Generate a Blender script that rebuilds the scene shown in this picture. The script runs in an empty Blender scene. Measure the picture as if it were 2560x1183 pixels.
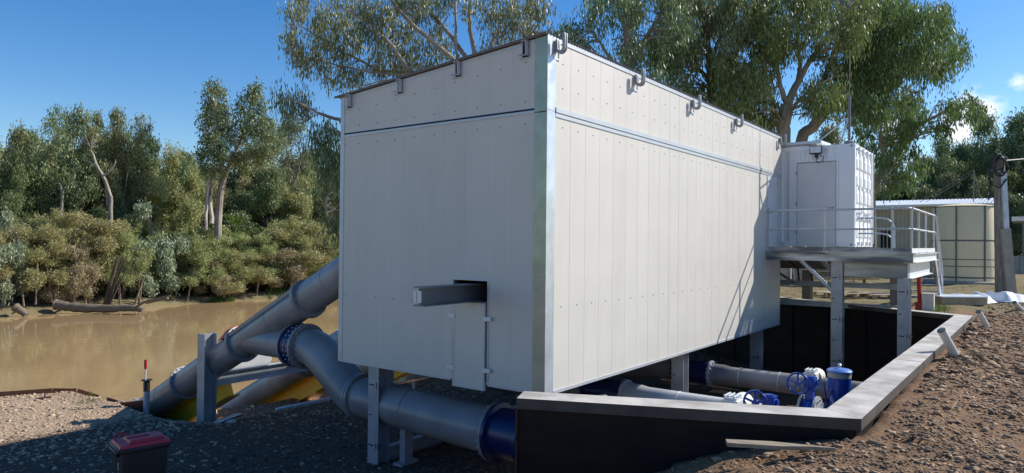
import bpy, math, random
import numpy as np
from mathutils import Vector, Matrix
random.seed(7)
scene = bpy.context.scene
col = scene.collection
R = math.radians

# ------------------------------------------------------------------ camera
EYE = Vector((0, 0, 1.65))
FPX = 1732.0
FW = Vector((.8003, .5997, 0)).normalized()          # world x runs along the long side of the pump house
RT = Vector((.5997, -.8003, 0)).normalized()
pitch, roll = R(.51), R(.54)
F_ = (FW * math.cos(pitch) + Vector((0, 0, 1)) * math.sin(pitch)).normalized()
U0 = RT.cross(F_).normalized()
R_ = RT * math.cos(roll) + U0 * math.sin(roll)
U_ = U0 * math.cos(roll) - RT * math.sin(roll)
cam = bpy.data.cameras.new('camera')
cam.sensor_width = 36; cam.lens = 36 * FPX / 2560
cam.clip_start = .1; cam.clip_end = 3000
co = bpy.data.objects.new('camera', cam); col.objects.link(co)
M = Matrix((R_, U_, -F_)).transposed().to_4x4(); M.translation = EYE
co.matrix_world = M
scene.camera = co

def px(x, y, z):
    """world point seen at photo pixel x, y at distance z along the view axis"""
    return EYE + (R_ * ((x - 1280) / FPX) + U_ * ((591.5 - y) / FPX) + F_) * z
def W(a, z, h):
    """a metres right of the view axis, z metres ahead, h metres below the eye"""
    return Vector((RT.x * a + FW.x * z, RT.y * a + FW.y * z, 1.65 - h))

# ------------------------------------------------------------------ sky, sun, exposure
SUN_AZ, SUN_EL = math.atan2(.824, -.567), R(35.5)
world = bpy.data.worlds.new('World'); scene.world = world; world.use_nodes = True
wn = world.node_tree.nodes; wl = world.node_tree.links
sky = wn.new('ShaderNodeTexSky'); sky.sky_type = 'NISHITA'; sky.sun_disc = False
sky.sun_elevation = SUN_EL; sky.sun_rotation = SUN_AZ
sky.altitude = 100; sky.air_density = 1.0; sky.dust_density = .25; sky.ozone_density = 2.4
bg = wn['Background']; bg.inputs[1].default_value = .13
# small white cumulus low on the right: noise inside a soft window of directions
def mathn(op, a=None, b=None, c=None):
    n = wn.new('ShaderNodeMath'); n.operation = op
    for i, s in enumerate((a, b, c)):
        if s is None: continue
        if isinstance(s, (int, float)): n.inputs[i].default_value = s
        else: wl.new(s, n.inputs[i])
    return n.outputs[0]
tc = wn.new('ShaderNodeTexCoord')
nz = wn.new('ShaderNodeTexNoise'); nz.inputs['Scale'].default_value = 14; nz.inputs['Detail'].default_value = 8
nz.inputs['Roughness'].default_value = .6
mp = wn.new('ShaderNodeMapping'); mp.inputs['Scale'].default_value = (1, 1, 1.7)
wl.new(tc.outputs['Generated'], mp.inputs['Vector']); wl.new(mp.outputs[0], nz.inputs['Vector'])
tot = None
for (cx, cy, rad) in ((2435, 268, .055), (2400, 285, .04), (2550, 205, .022), (2405, 335, .035), (2640, 160, .05), (2250, 300, .04)):
    d = (px(cx, cy, 1) - EYE).normalized()
    vm = wn.new('ShaderNodeVectorMath'); vm.operation = 'DISTANCE'
    wl.new(tc.outputs['Generated'], vm.inputs[0]); vm.inputs[1].default_value = d
    f = mathn('SUBTRACT', 1.0, mathn('DIVIDE', vm.outputs['Value'], rad))
    f = mathn('MAXIMUM', f, 0.0)
    tot = f if tot is None else mathn('MAXIMUM', tot, f)
cl = mathn('MULTIPLY', mathn('SUBTRACT', mathn('ADD', mathn('MULTIPLY', tot, .46), nz.outputs[0]), .70), 4.0)
cl = mathn('MINIMUM', mathn('MAXIMUM', cl, 0.0), .9)
cl = mathn('MULTIPLY', cl, mathn('MINIMUM', mathn('MULTIPLY', tot, 6.0), 1.0))
mx = wn.new('ShaderNodeMix'); mx.data_type = 'RGBA'
hs = wn.new('ShaderNodeHueSaturation'); hs.inputs['Saturation'].default_value = 1.38; hs.inputs['Hue'].default_value = .507
wl.new(sky.outputs[0], hs.inputs['Color'])
wl.new(cl, mx.inputs['Factor']); wl.new(hs.outputs[0], mx.inputs[6]); mx.inputs[7].default_value = (8.0, 8.3, 8.8, 1)
wl.new(mx.outputs[2], bg.inputs[0])

sun = bpy.data.lights.new('sun', 'SUN'); sun.energy = 5.0; sun.angle = R(.53); sun.color = (1, .965, .90)
so = bpy.data.objects.new('sun', sun); col.objects.link(so)
SD = Vector((math.cos(SUN_EL) * math.sin(SUN_AZ), math.cos(SUN_EL) * math.cos(SUN_AZ), math.sin(SUN_EL)))
so.rotation_euler = SD.to_track_quat('Z', 'Y').to_euler()
scene.view_settings.view_transform = 'Standard'; scene.view_settings.look = 'None'
scene.view_settings.gamma = 1; scene.view_settings.exposure = .22
scene.cycles.max_bounces = 6; scene.cycles.transparent_max_bounces = 8

# ------------------------------------------------------------------ materials
def mat(name, c, rough=.5, metal=0, var=.12, scale=6.0, bump=0, bscale=60, c2=None, spec=.5, stretch=None, detail=4, lo=.35, hi=.65):
    m = bpy.data.materials.new(name); m.use_nodes = True
    n, l = m.node_tree.nodes, m.node_tree.links
    b = n['Principled BSDF']
    b.inputs['Roughness'].default_value = rough; b.inputs['Metallic'].default_value = metal
    b.inputs['Specular IOR Level'].default_value = spec
    t = n.new('ShaderNodeTexCoord'); src = t.outputs['Object']
    if stretch:
        mp = n.new('ShaderNodeMapping'); mp.inputs['Scale'].default_value = stretch
        l.new(src, mp.inputs['Vector']); src = mp.outputs[0]
    z = n.new('ShaderNodeTexNoise'); z.inputs['Scale'].default_value = scale; z.inputs['Detail'].default_value = detail
    l.new(src, z.inputs['Vector'])
    r = n.new('ShaderNodeMapRange'); r.inputs[1].default_value = lo; r.inputs[2].default_value = hi
    l.new(z.outputs[0], r.inputs[0])
    x = n.new('ShaderNodeMix'); x.data_type = 'RGBA'
    l.new(r.outputs[0], x.inputs['Factor'])
    if c2 is None:
        ca = [v * (1 - var) for v in c]; cb = [min(1, v * (1 + var)) for v in c]
    else: ca, cb = c, c2
    x.inputs[6].default_value = (*ca, 1); x.inputs[7].default_value = (*cb, 1)
    l.new(x.outputs[2], b.inputs['Base Color'])
    if bump:
        z2 = n.new('ShaderNodeTexNoise'); z2.inputs['Scale'].default_value = bscale; z2.inputs['Detail'].default_value = 5
        l.new(src, z2.inputs['Vector'])
        bp = n.new('ShaderNodeBump'); bp.inputs['Strength'].default_value = bump; bp.inputs['Distance'].default_value = .02
        l.new(z2.outputs[0], bp.inputs['Height']); l.new(bp.outputs[0], b.inputs['Normal'])
    return m

def galv(name, base, rough=.42, metal=.4, sp=35):
    m = mat(name, base, rough, metal, .12, 3, .02, 12)
    n, l = m.node_tree.nodes, m.node_tree.links; b = n['Principled BSDF']
    v = n.new('ShaderNodeTexVoronoi'); v.inputs['Scale'].default_value = sp
    t = n['Texture Coordinate']; l.new(t.outputs['Object'], v.inputs['Vector'])
    r = n.new('ShaderNodeMapRange'); r.inputs[3].default_value = rough - .05; r.inputs[4].default_value = rough + .08
    l.new(v.outputs['Color'], r.inputs[0]); l.new(r.outputs[0], b.inputs['Roughness'])
    return m

def leafmat(name, c, trans=.3, var=.35, hue=.03):
    m = bpy.data.materials.new(name); m.use_nodes = True
    n, l = m.node_tree.nodes, m.node_tree.links
    b = n['Principled BSDF']; b.inputs['Roughness'].default_value = .42
    b.inputs['Specular IOR Level'].default_value = .4
    g = n.new('ShaderNodeNewGeometry')
    h = n.new('ShaderNodeHueSaturation'); h.inputs['Color'].default_value = (*c, 1)
    r = n.new('ShaderNodeMapRange'); r.inputs[3].default_value = 1 - var; r.inputs[4].default_value = 1 + var
    l.new(g.outputs['Random Per Island'], r.inputs[0]); l.new(r.outputs[0], h.inputs['Value'])
    oi = n.new('ShaderNodeObjectInfo')
    r2 = n.new('ShaderNodeMapRange'); r2.inputs[3].default_value = .5 - hue; r2.inputs[4].default_value = .5 + hue
    l.new(oi.outputs['Random'], r2.inputs[0]); l.new(r2.outputs[0], h.inputs['Hue'])
    l.new(h.outputs[0], b.inputs['Base Color'])
    t = n.new('ShaderNodeBsdfTranslucent'); l.new(h.outputs[0], t.inputs['Color'])
    mxs = n.new('ShaderNodeMixShader'); mxs.inputs[0].default_value = trans
    l.new(b.outputs[0], mxs.inputs[1]); l.new(t.outputs[0], mxs.inputs[2])
    l.new(mxs.outputs[0], n['Material Output'].inputs['Surface'])
    return m

MT = {}
MT['panel'] = mat('wall_panel_paint', (.65, .605, .53), .48, 0, .025, 1.5, .03, 250)
def per_sheet(m, amt):
    n, l = m.node_tree.nodes, m.node_tree.links; b = n['Principled BSDF']; src = b.inputs['Base Color'].links[0].from_socket
    g = n.new('ShaderNodeNewGeometry'); r = n.new('ShaderNodeMapRange'); r.inputs[3].default_value = 1 - amt; r.inputs[4].default_value = 1 + amt
    l.new(g.outputs['Random Per Island'], r.inputs[0])
    t = n['Texture Coordinate']; mp = n.new('ShaderNodeMapping'); mp.inputs['Scale'].default_value = (2.2, 2.2, .25); l.new(t.outputs['Object'], mp.inputs['Vector'])
    z = n.new('ShaderNodeTexNoise'); z.inputs['Scale'].default_value = 1.6; z.inputs['Detail'].default_value = 7; z.inputs['Roughness'].default_value = .7; l.new(mp.outputs[0], z.inputs['Vector'])
    r2 = n.new('ShaderNodeMapRange'); r2.inputs[1].default_value = .30; r2.inputs[2].default_value = .50; r2.inputs[3].default_value = .95; r2.inputs[4].default_value = 1.0; l.new(z.outputs[0], r2.inputs[0])
    mu = n.new('ShaderNodeMath'); mu.operation = 'MULTIPLY'; l.new(r.outputs[0], mu.inputs[0]); l.new(r2.outputs[0], mu.inputs[1])
    h = n.new('ShaderNodeHueSaturation'); l.new(src, h.inputs['Color']); l.new(mu.outputs[0], h.inputs['Value']); l.new(h.outputs[0], b.inputs['Base Color'])
per_sheet(MT['panel'], .022)
MT['panel_gap'] = mat('panel_joint', (.2, .2, .19), .7)
MT['door'] = mat('door_paint', (.66, .66, .65), .4, 0, .03, 3)
MT['galv'] = galv('galvanised_steel', (.58, .61, .64), .42, .2)
MT['galv_trim'] = galv('galvanised_flashing', (.60, .63, .66), .36, .55, 22)
MT['galv_dull'] = galv('weathered_galvanised', (.36, .375, .395), .5, .3, 18)
MT['galv_dark'] = galv('dark_galvanised', (.2, .2, .2), .6, .3, 20)
MT['screw'] = mat('screw_head', (.22, .22, .22), .5, .5)
MT['dark'] = mat('dark_void', (.01, .01, .012), .8)
MT['roof'] = mat('roof_sheet', (.42, .40, .37), .4, .35, .1, 2)
MT['pipe'] = mat('pipe_paint', (.27, .26, .26), .33, 0, .22, 1.3, .03, 8)
MT['pipe_light'] = mat('pipe_light_paint', (.42, .44, .46), .35, 0, .08, 3)
MT['blue'] = mat('blue_epoxy', (.015, .06, .33), .28, 0, .15, 8)
MT['shaded_blue'] = mat('shaded_blue_epoxy', (.010, .018, .085), .3, 0, .15, 8)  # same blue epoxy darkened: shade painted into the collars and pipe valves
MT['galv_sunlit'] = mat('sunlit_galvanised_steel', (.74, .76, .78), .4, .08, .05, 3)  # sunlight painted in as paler steel, for the sun-side platform members
MT['galv_shade_streaks'] = mat('reflection_streaked_galvanised', (.10, .108, .125), .38, .35, 0, 1.3, .03, 8, c2=(.50, .52, .52), stretch=(1, .55, 3.0), detail=6, lo=.42, hi=.62)  # shade and reflected streaks painted into the steel of the front edge
MT['galv_stained'] = mat('stained_galvanised', (.26, .27, .27), .5, .2, 0, 1.6, .02, 8, c2=(.50, .51, .48), stretch=(1, .4, 3.0), detail=7, lo=.4, hi=.6)
MT['strip'] = mat('plain_steel_strip', (.52, .54, .55), .45, .3, .05, 2)
MT['blue_lid'] = mat('blue_epoxy_lid', (.10, .22, .55), .4, 0, .1, 8)
MT['white'] = mat('white_enamel', (.74, .75, .68), .4, 0, .05, 8)
MT['bolt'] = mat('bolt_steel', (.10, .11, .12), .5, .6)
MT['yellow'] = mat('yellow_paint', (.95, .58, .05), .35, 0, .2, 4, c2=(.86, .50, .035))
MT['plate'] = mat('pale_plate', (.66, .68, .70), .4, .2, .06, 5)
MT['wall'] = mat('dark_oiled_steel', (.006, .0055, .006), .6, .0, 0, 1.6, .1, 20, c2=(.018, .012, .0095), stretch=(1, 1, 2.5), spec=.25)
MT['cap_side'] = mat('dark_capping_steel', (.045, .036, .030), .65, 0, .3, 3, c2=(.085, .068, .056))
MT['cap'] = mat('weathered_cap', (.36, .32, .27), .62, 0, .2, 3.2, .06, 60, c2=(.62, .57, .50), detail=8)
MT['rust'] = mat('rusty_steel', (.12, .045, .022), .8, .1, .3, 9, .2, 50, c2=(.06, .03, .02))
MT['container'] = mat('white_container_paint', (.88, .88, .87), .4, 0, .02, 2)
MT['container_grey'] = mat('container_seal', (.25, .25, .26), .6)
MT['bin'] = mat('dark_bin_plastic', (.022, .025, .027), .45, 0, .1, 6, .05, 90)
MT['binlid'] = mat('red_bin_plastic', (.55, .02, .03), .4, 0, .1, 6)
MT['red'] = mat('red_paint', (.45, .03, .02), .45)
MT['black'] = mat('black_plastic', (.015, .015, .017), .5)
MT['pvc'] = mat('white_pvc', (.62, .62, .60), .4, 0, .08, 5)
MT['timber'] = mat('weathered_timber', (.34, .27, .18), .75, 0, .2, 3, .1, 40, c2=(.24, .19, .13), stretch=(12, 2, 12))
MT['pallet'] = mat('pallet_timber', (.50, .38, .24), .8, 0, .2, 6, c2=(.36, .27, .17))
MT['tank'] = mat('cream_tank', (.90, .71, .42), .5, 0, .05, 2, stretch=(1, 1, .3))
MT['band'] = mat('tank_band', (.16, .16, .15), .5, .4)
MT['shed'] = mat('beige_sheeting', (.45, .41, .31), .5, 0, .08, 2)
MT['shedroof'] = mat('pale_roof_sheeting', (.68, .69, .69), .35, .2, .06, 1)
MT['pole'] = mat('grey_timber_pole', (.33, .285, .24), .8, 0, .25, 4, .3, 30, stretch=(6, 6, .6), c2=(.17, .145, .12))
MT['conduit'] = mat('conduit_cover', (.34, .30, .26), .5, .3, .12, 4)
MT['plastic'] = mat('white_plastic_sheet', (.78, .79, .82), .3, 0, .05, 6)
MT['log'] = mat('driftwood', (.26, .20, .14), .85, 0, .3, 5, .4, 20, c2=(.12, .09, .06), stretch=(1, 6, 6))
MT['bark_pale'] = mat('pale_gum_bark', (.40, .345, .28), .8, 0, .2, 1.6, .2, 20, c2=(.17, .135, .105), stretch=(1, 1, .35), lo=.4, hi=.7)
MT['bark'] = mat('brown_bark', (.13, .10, .075), .9, 0, .3, 3, .3, 20, c2=(.06, .048, .036), stretch=(1, 1, .3))
MT['twig'] = mat('bare_branch', (.26, .19, .145), .85, 0, .25, 3)
MT['block'] = mat('block_wall', (.34, .31, .27), .85, 0, .12, 3)
MT['stone'] = mat('brown_stone', (.095, .056, .033), .9, 0, .4, 9, c2=(.46, .30, .175), detail=2)
MT['stone_shaded'] = mat('shade_darkened_stone', (.065, .047, .035), .9, 0, .4, 9, c2=(.18, .135, .10), detail=2)  # stone colour darkened to paint in the shade of the yard
MT['chip'] = mat('pale_stone', (.62, .465, .31), .9, 0, .3, 9, c2=(.27, .18, .115), detail=2)
MT['leaf_gum'] = leafmat('gum_leaf', (.215, .25, .105), .3)
MT['leaf_gum2'] = leafmat('bright_gum_leaf', (.165, .21, .062), .34)
MT['leaf_dark'] = leafmat('dark_leaf', (.165, .21, .08), .32)
MT['leaf_olive'] = leafmat('olive_leaf', (.39, .385, .155), .3)
MT['leaf_brown'] = leafmat('brownish_leaf', (.42, .34, .20), .28)
MT['leaf_grey'] = leafmat('grey_green_leaf', (.34, .39, .24), .3)
MT['leaf_bright'] = leafmat('bright_leaf', (.16, .20, .035), .4)
MT['grass'] = leafmat('grass_blade', (.13, .17, .04), .35, .3)
MT['grass_dry'] = leafmat('dry_grass_blade', (.36, .28, .13), .35, .3)

# ------------------------------------------------------------------ mesh helpers
ORG = {}
def V3(p): return Vector(p)
class MB:
    def __init__(s): s.v = []; s.f = []; s.m = 0; s.mi = []
    def add(s, v, f):
        o = len(s.v); s.v += [tuple(p) for p in v]; s.f += [tuple(i + o for i in q) for q in f]; s.mi += [s.m] * len(f); return s
    def box(s, x0, x1, y0, y1, z0, z1):
        v = [(x, y, z) for z in (z0, z1) for y in (y0, y1) for x in (x0, x1)]
        return s.add(v, [(0, 2, 3, 1), (4, 5, 7, 6), (0, 1, 5, 4), (2, 6, 7, 3), (0, 4, 6, 2), (1, 3, 7, 5)])
    def obox(s, c, ex, ey, ez):
        c, ex, ey, ez = map(V3, (c, ex, ey, ez))
        v = [c + ex * i + ey * j + ez * k for k in (-1, 1) for j in (-1, 1) for i in (-1, 1)]
        return s.add(v, [(0, 2, 3, 1), (4, 5, 7, 6), (0, 1, 5, 4), (2, 6, 7, 3), (0, 4, 6, 2), (1, 3, 7, 5)])
    def bar(s, p0, p1, w, d, up=(0, 0, 1)):
        p0, p1, up = V3(p0), V3(p1), V3(up)
        ax = (p1 - p0); L = ax.length; ax.normalize()
        sd = ax.cross(up).normalized(); u2 = sd.cross(ax).normalized()
        return s.obox((p0 + p1) / 2, ax * L / 2, sd * w / 2, u2 * d / 2)
    def ibeam(s, p0, p1, w, d, tf=.014, tw=.010, up=(0, 0, 1)):
        p0, p1, up = V3(p0), V3(p1), V3(up)
        ax = (p1 - p0).normalized(); sd = ax.cross(up).normalized(); u2 = sd.cross(ax).normalized()
        for k in (-1, 1):
            o = u2 * k * (d / 2 - tf / 2); s.bar(p0 + o, p1 + o, w, tf, up)
        return s.bar(p0, p1, tw, d - 2 * tf, up)
    def tube(s, pts, r, n=16, cap=True):
        pts = [V3(p) for p in pts]; N = len(pts)
        rs = r if isinstance(r, (list, tuple)) else [r] * N
        t0 = (pts[1] - pts[0]).normalized()
        ref = Vector((0, 0, 1)) if abs(t0.z) < .9 else Vector((1, 0, 0))
        sd = t0.cross(ref).normalized(); v = []
        for i in range(N):
            t = (pts[min(i + 1, N - 1)] - pts[max(i - 1, 0)]).normalized()
            sd = (sd - t * sd.dot(t)).normalized(); up = sd.cross(t)
            for k in range(n):
                a = 2 * math.pi * k / n
                v.append(pts[i] + (sd * math.cos(a) + up * math.sin(a)) * rs[i])
        f = [(i * n + k, i * n + (k + 1) % n, (i + 1) * n + (k + 1) % n, (i + 1) * n + k) for i in range(N - 1) for k in range(n)]
        if cap: f += [tuple(range(n - 1, -1, -1)), tuple((N - 1) * n + k for k in range(n))]
        return s.add(v, f)
    def disc(s, c, ax, r, t, n=28):
        c, ax = V3(c), V3(ax).normalized(); return s.tube([c - ax * t / 2, c + ax * t / 2], r, n)
    def bolts(s, c, ax, r, n, br, t):
        c, ax = V3(c), V3(ax).normalized()
        ref = Vector((0, 0, 1)) if abs(ax.z) < .9 else Vector((1, 0, 0))
        a = ax.cross(ref).normalized(); b = a.cross(ax)
        for k in range(n):
            q = 2 * math.pi * (k + .5) / n
            s.disc(c + (a * math.cos(q) + b * math.sin(q)) * r, ax, br, t, 6)
        return s
    def lathe(s, c, prof, n=28, ax=(0, 0, 1)):
        c = V3(c); v = []; ax = V3(ax).normalized()
        ref = Vector((1, 0, 0)) if abs(ax.x) < .9 else Vector((0, 1, 0))
        a = (ref - ax * ref.dot(ax)).normalized(); b = ax.cross(a)
        for (r, z) in prof:
            for k in range(n):
                q = 2 * math.pi * k / n
                v.append(c + ax * z + (a * math.cos(q) + b * math.sin(q)) * r)
        N = len(prof)
        f = [(i * n + k, i * n + (k + 1) % n, (i + 1) * n + (k + 1) % n, (i + 1) * n + k) for i in range(N - 1) for k in range(n)]
        f += [tuple(range(n - 1, -1, -1)), tuple((N - 1) * n + k for k in range(n))]
        return s.add(v, f)
    def prism(s, pts, ext):
        """closed outline pts (3-D) extruded by the vector ext"""
        pts = [V3(p) for p in pts]; ext = V3(ext); n = len(pts)
        v = pts + [p + ext for p in pts]
        f = [tuple(range(n - 1, -1, -1)), tuple(range(n, 2 * n))] + [(i, (i + 1) % n, n + (i + 1) % n, n + i) for i in range(n)]
        return s.add(v, f)
    def build(s, name, m, parent=None, smooth=True, bevel=0):
        org = ORG.get(parent.name, Vector()) if parent else Vector()
        me = bpy.data.meshes.new(name)
        me.from_pydata([(p[0] - org.x, p[1] - org.y, p[2] - org.z) for p in s.v], [], s.f)
        o = bpy.data.objects.new(name, me); col.objects.link(o)
        if not isinstance(m, (list, tuple)): m = [m]
        for x in m: me.materials.append(x)
        if len(m) > 1: me.polygons.foreach_set('material_index', s.mi)
        import bmesh
        bm = bmesh.new(); bm.from_mesh(me); bmesh.ops.recalc_face_normals(bm, faces=bm.faces); bm.to_mesh(me); bm.free()
        if smooth:
            me.shade_smooth(); me.set_sharp_from_angle(angle=R(38))
        if bevel:
            b = o.modifiers.new('bevel', 'BEVEL'); b.width = bevel; b.segments = 2; b.limit_method = 'ANGLE'
        if parent: o.parent = parent; ORG[o.name] = org
        return o

def thing(name, label, cat, loc=(0, 0, 0), group=None):
    o = bpy.data.objects.new(name, None); col.objects.link(o); o.location = loc; o.empty_display_size = .2
    ORG[o.name] = Vector(loc); o['label'] = label; o['category'] = cat
    if group: o['group'] = group
    return o
def tag(o, label, cat, group=None, kind=None):
    if label: o['label'] = label
    if cat: o['category'] = cat
    if group: o['group'] = group
    if kind: o['kind'] = kind
    return o
def np_mesh(name, V, F, m, parent=None, smooth=False):
    """quads or tris straight from numpy arrays"""
    org = ORG.get(parent.name, Vector()) if parent else Vector()
    V = np.asarray(V, np.float32) - np.array(org, np.float32); F = np.asarray(F, np.int32)
    me = bpy.data.meshes.new(name)
    me.vertices.add(len(V)); me.vertices.foreach_set('co', V.ravel())
    k = F.shape[1]
    me.loops.add(F.size); me.loops.foreach_set('vertex_index', F.ravel())
    me.polygons.add(len(F)); me.polygons.foreach_set('loop_start', np.arange(0, F.size, k, dtype=np.int32))
    me.update(calc_edges=True)
    if smooth: me.shade_smooth()
    for x in (m if isinstance(m, (list, tuple)) else [m]): me.materials.append(x)
    o = bpy.data.objects.new(name, me); col.objects.link(o)
    if parent: o.parent = parent; ORG[o.name] = org
    return o
def copy_tree(o, parent=None):
    c = o.copy(); col.objects.link(c)
    if parent: c.parent = parent
    for ch in list(o.children): copy_tree(ch, c)
    return c
_txt = {}
def text_mesh(mb, word, origin, right, up, size, out):
    if word not in _txt:
        cu = bpy.data.curves.new('t', 'FONT'); cu.body = word; cu.extrude = .004
        ob = bpy.data.objects.new('t', cu); me = bpy.data.meshes.new_from_object(ob)
        _txt[word] = ([v.co.copy() for v in me.vertices], [tuple(p.vertices) for p in me.polygons])
        bpy.data.objects.remove(ob); bpy.data.curves.remove(cu); bpy.data.meshes.remove(me)
    vs, fs = _txt[word]; right, up, out, origin = map(V3, (right, up, out, origin))
    mb.add([origin + right * p.x * size + up * p.y * size + out * p.z for p in vs], fs)

# ------------------------------------------------------------------ terrain
def vnoise(x, y, s, seed=0):
    x = np.asarray(x) * s; y = np.asarray(y) * s
    xi = np.floor(x).astype(np.int64); yi = np.floor(y).astype(np.int64); fx = x - xi; fy = y - yi
    def h(a, b):
        n = (a * 374761393 + b * 668265263 + seed * 69069) & 0xffffffff
        n = ((n ^ (n >> 13)) * 1274126177) & 0xffffffff
        return ((n ^ (n >> 16)) & 0xffff) / 65535.0
    fx = fx * fx * (3 - 2 * fx); fy = fy * fy * (3 - 2 * fy)
    return (h(xi, yi) * (1 - fx) + h(xi + 1, yi) * fx) * (1 - fy) + (h(xi, yi + 1) * (1 - fx) + h(xi + 1, yi + 1) * fx) * fy - .5
def sstep(t): t = np.clip(t, 0, 1); return t * t * (3 - 2 * t)
WATER_Z = 1.65 - 6.0
PC, PF, PA, PB = (6.84, 1.21), (18.72, 1.04), (5.56, 4.09), (23.4, 9.45)      # outer line of the retaining wall
T_WALL = .16
def bank_v(u): return np.interp(u, [-80, 0, 5.9, 7.5, 9, 11, 16, 20, 23, 40, 200], [26, 21.0, 19.6, 18.9, 17.7, 16.4, 15.6, 19.5, 21, 21.5, 22])
def ground_h(u, v, detail=True):
    """metres below the eye"""
    u = np.asarray(u, float); v = np.asarray(v, float)
    a = RT.x * u + RT.y * v; z = FW.x * u + FW.y * v
    hl = 1.65 + 2.05 * sstep((z - 3.0) / 4.6)
    w = np.clip((2.8 - a) / 3.0, 0, 1) ** 2.2
    h = 1.65 + (hl - 1.65) * w + .15 * np.clip((3.6 - a) / 1.5, 0, 1) * np.clip((z - 3) / 3, 0, 1) * (1 - w)
    un = PC[0] + .08 - .428 * (v - 1.10); ub = PC[0] - .1 + 11.91 + (v - 1.10) * .5578
    right = v < 1.10 + T_WALL                                    # flat ground beside and behind the right-hand wall
    inside = (~right) & (u > un) & (u < ub)
    h = np.where(right & (u > PC[0]), 1.68, h)
    behind = (~right) & (u >= ub)
    slope = sstep((v - (bank_v(u) - 5.5)) / 5.5)
    h = np.where(behind, 1.68 + 2.0 * slope * (v > 7), h)
    h = np.where(inside, 3.70, h)
    yard = inside & (v > 9.5)
    h = np.where(yard, 3.70 + np.clip((u - 7.1) / 1.3, 0, 1) * (.25 * np.clip((v - 9.5) / 6, 0, 1) + .42 * sstep((v - 13.4) / 2.2)), h)
    h = np.where((~inside) & (~right) & (u <= un) & (v > 4), np.maximum(h, 3.6 + 0 * h) * 1.0, h) if False else h
    d = v - bank_v(u) - .5 * vnoise(u, v, .7, 3)
    h = np.where(d > 0, h + np.clip(d / 2.6, 0, 1) * 4.6, h)
    # the far bank
    f = v - 62 - 1.6 * vnoise(u, v, .12, 8)
    hf = np.interp(f, [-4, 0, 1.5, 6, 14, 30, 60, 200], [8.5, 6.3, 5.55, 4.9, 3.2, 1.2, -.5, -4])
    h = np.where(v > 54, np.minimum(h, hf), h)
    if detail:
        n = .10 * vnoise(u, v, .55, 1) + .05 * vnoise(u, v, 1.9, 2) + .035 * vnoise(u, v, 5.1, 4)
        n = n + np.where(v > 60, .9 * vnoise(u, v, .3, 6), 0)
        h = h - n * np.where(inside, .5, 1)
        mound = np.exp(-(((a - 1.75) / .55) ** 2 + ((z - 5.35) / .28) ** 2))
        h = h - .16 * mound * (1 + vnoise(u, v, 7, 9))
        h = h - .05 * np.exp(-((v - .75) / .18) ** 2) * (u > 6.9) * (u < 19)
    return h
def gz(u, v): return 1.65 - float(ground_h(np.array([u]), np.array([v]))[0])

def axis(parts): return np.unique(np.round(np.concatenate(parts), 4))
us = axis([-np.geomspace(4, 400, 26), np.arange(-4, 26, .1), np.arange(26, 62, .5), np.geomspace(62, 500, 22)])
vs = axis([-np.geomspace(6, 300, 22), np.arange(-6, 23, .1), np.arange(23, 60, 1.5), np.arange(60, 84, .5), np.geomspace(84, 500, 18)])
UU, VV = np.meshgrid(us, vs)
ZZ = 1.65 - ground_h(UU, VV)
nu, nv = len(us), len(vs)
idx = np.arange(nu * nv).reshape(nv, nu)
quads = np.stack([idx[:-1, :-1], idx[:-1, 1:], idx[1:, 1:], idx[1:, :-1]], -1).reshape(-1, 4)
gm = bpy.data.materials.new('ground_soil'); gm.use_nodes = True
ground = np_mesh('ground', np.stack([UU, VV, ZZ], -1).reshape(-1, 3), quads, gm, smooth=True)
ground['kind'] = 'structure'
# soil kind by place: 0 brown fill, red channel pale bank chips and an added bounce patch, green channel dry grass and leaf litter, blue channel painted yard shade
pale = np.maximum(sstep((VV - 9.5) / 4) * (UU < 30) * (VV < 40) * sstep((9 - UU) / 3), sstep((-1.0 - UU) / 1.5) * (VV < 30))  # pale ground behind the camera: added, unseen, bounces light onto the end wall
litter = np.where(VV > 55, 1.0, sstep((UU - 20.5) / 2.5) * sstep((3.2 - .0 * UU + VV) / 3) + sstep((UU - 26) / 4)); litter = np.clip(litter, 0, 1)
dark = sstep((15.4 + 1.2 * vnoise(UU, VV, .5, 17) - VV) / 1.2) * sstep((1.65 - ZZ - 2.3) / .8) * (UU < 24)  # house shade painted into the soil colour, out to the shadow edge
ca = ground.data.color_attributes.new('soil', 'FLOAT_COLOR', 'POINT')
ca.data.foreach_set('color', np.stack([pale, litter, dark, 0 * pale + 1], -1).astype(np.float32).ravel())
n, l = gm.node_tree.nodes, gm.node_tree.links; b = n['Principled BSDF']; b.inputs['Roughness'].default_value = .95
b.inputs['Specular IOR Level'].default_value = .15
at = n.new('ShaderNodeVertexColor'); at.layer_name = 'soil'; sep = n.new('ShaderNodeSeparateColor'); l.new(at.outputs[0], sep.inputs[0])
tcg = n.new('ShaderNodeTexCoord')
def nz_(sc, det=6):
    q = n.new('ShaderNodeTexNoise'); q.inputs['Scale'].default_value = sc; q.inputs['Detail'].default_value = det
    q.inputs['Roughness'].default_value = .65; l.new(tcg.outputs['Object'], q.inputs['Vector']); return q.outputs[0]
def ramp(src, c0, c1, lo=.35, hi=.65):
    r = n.new('ShaderNodeValToRGB'); r.color_ramp.elements[0].position = lo; r.color_ramp.elements[1].position = hi
    r.color_ramp.elements[0].color = (*c0, 1); r.color_ramp.elements[1].color = (*c1, 1); l.new(src, r.inputs[0]); return r.outputs[0]
def mixc(f, a_, b_):
    x = n.new('ShaderNodeMix'); x.data_type = 'RGBA'; l.new(f, x.inputs['Factor']); l.new(a_, x.inputs[6]); l.new(b_, x.inputs[7]); return x.outputs[2]
brown = mixc(nz_(1.1), ramp(nz_(16), (.135, .075, .041), (.32, .195, .108)), ramp(nz_(23), (.16, .093, .051), (.37, .23, .13)))
chips = ramp(nz_(20), (.27, .185, .115), (.64, .465, .305))
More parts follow.
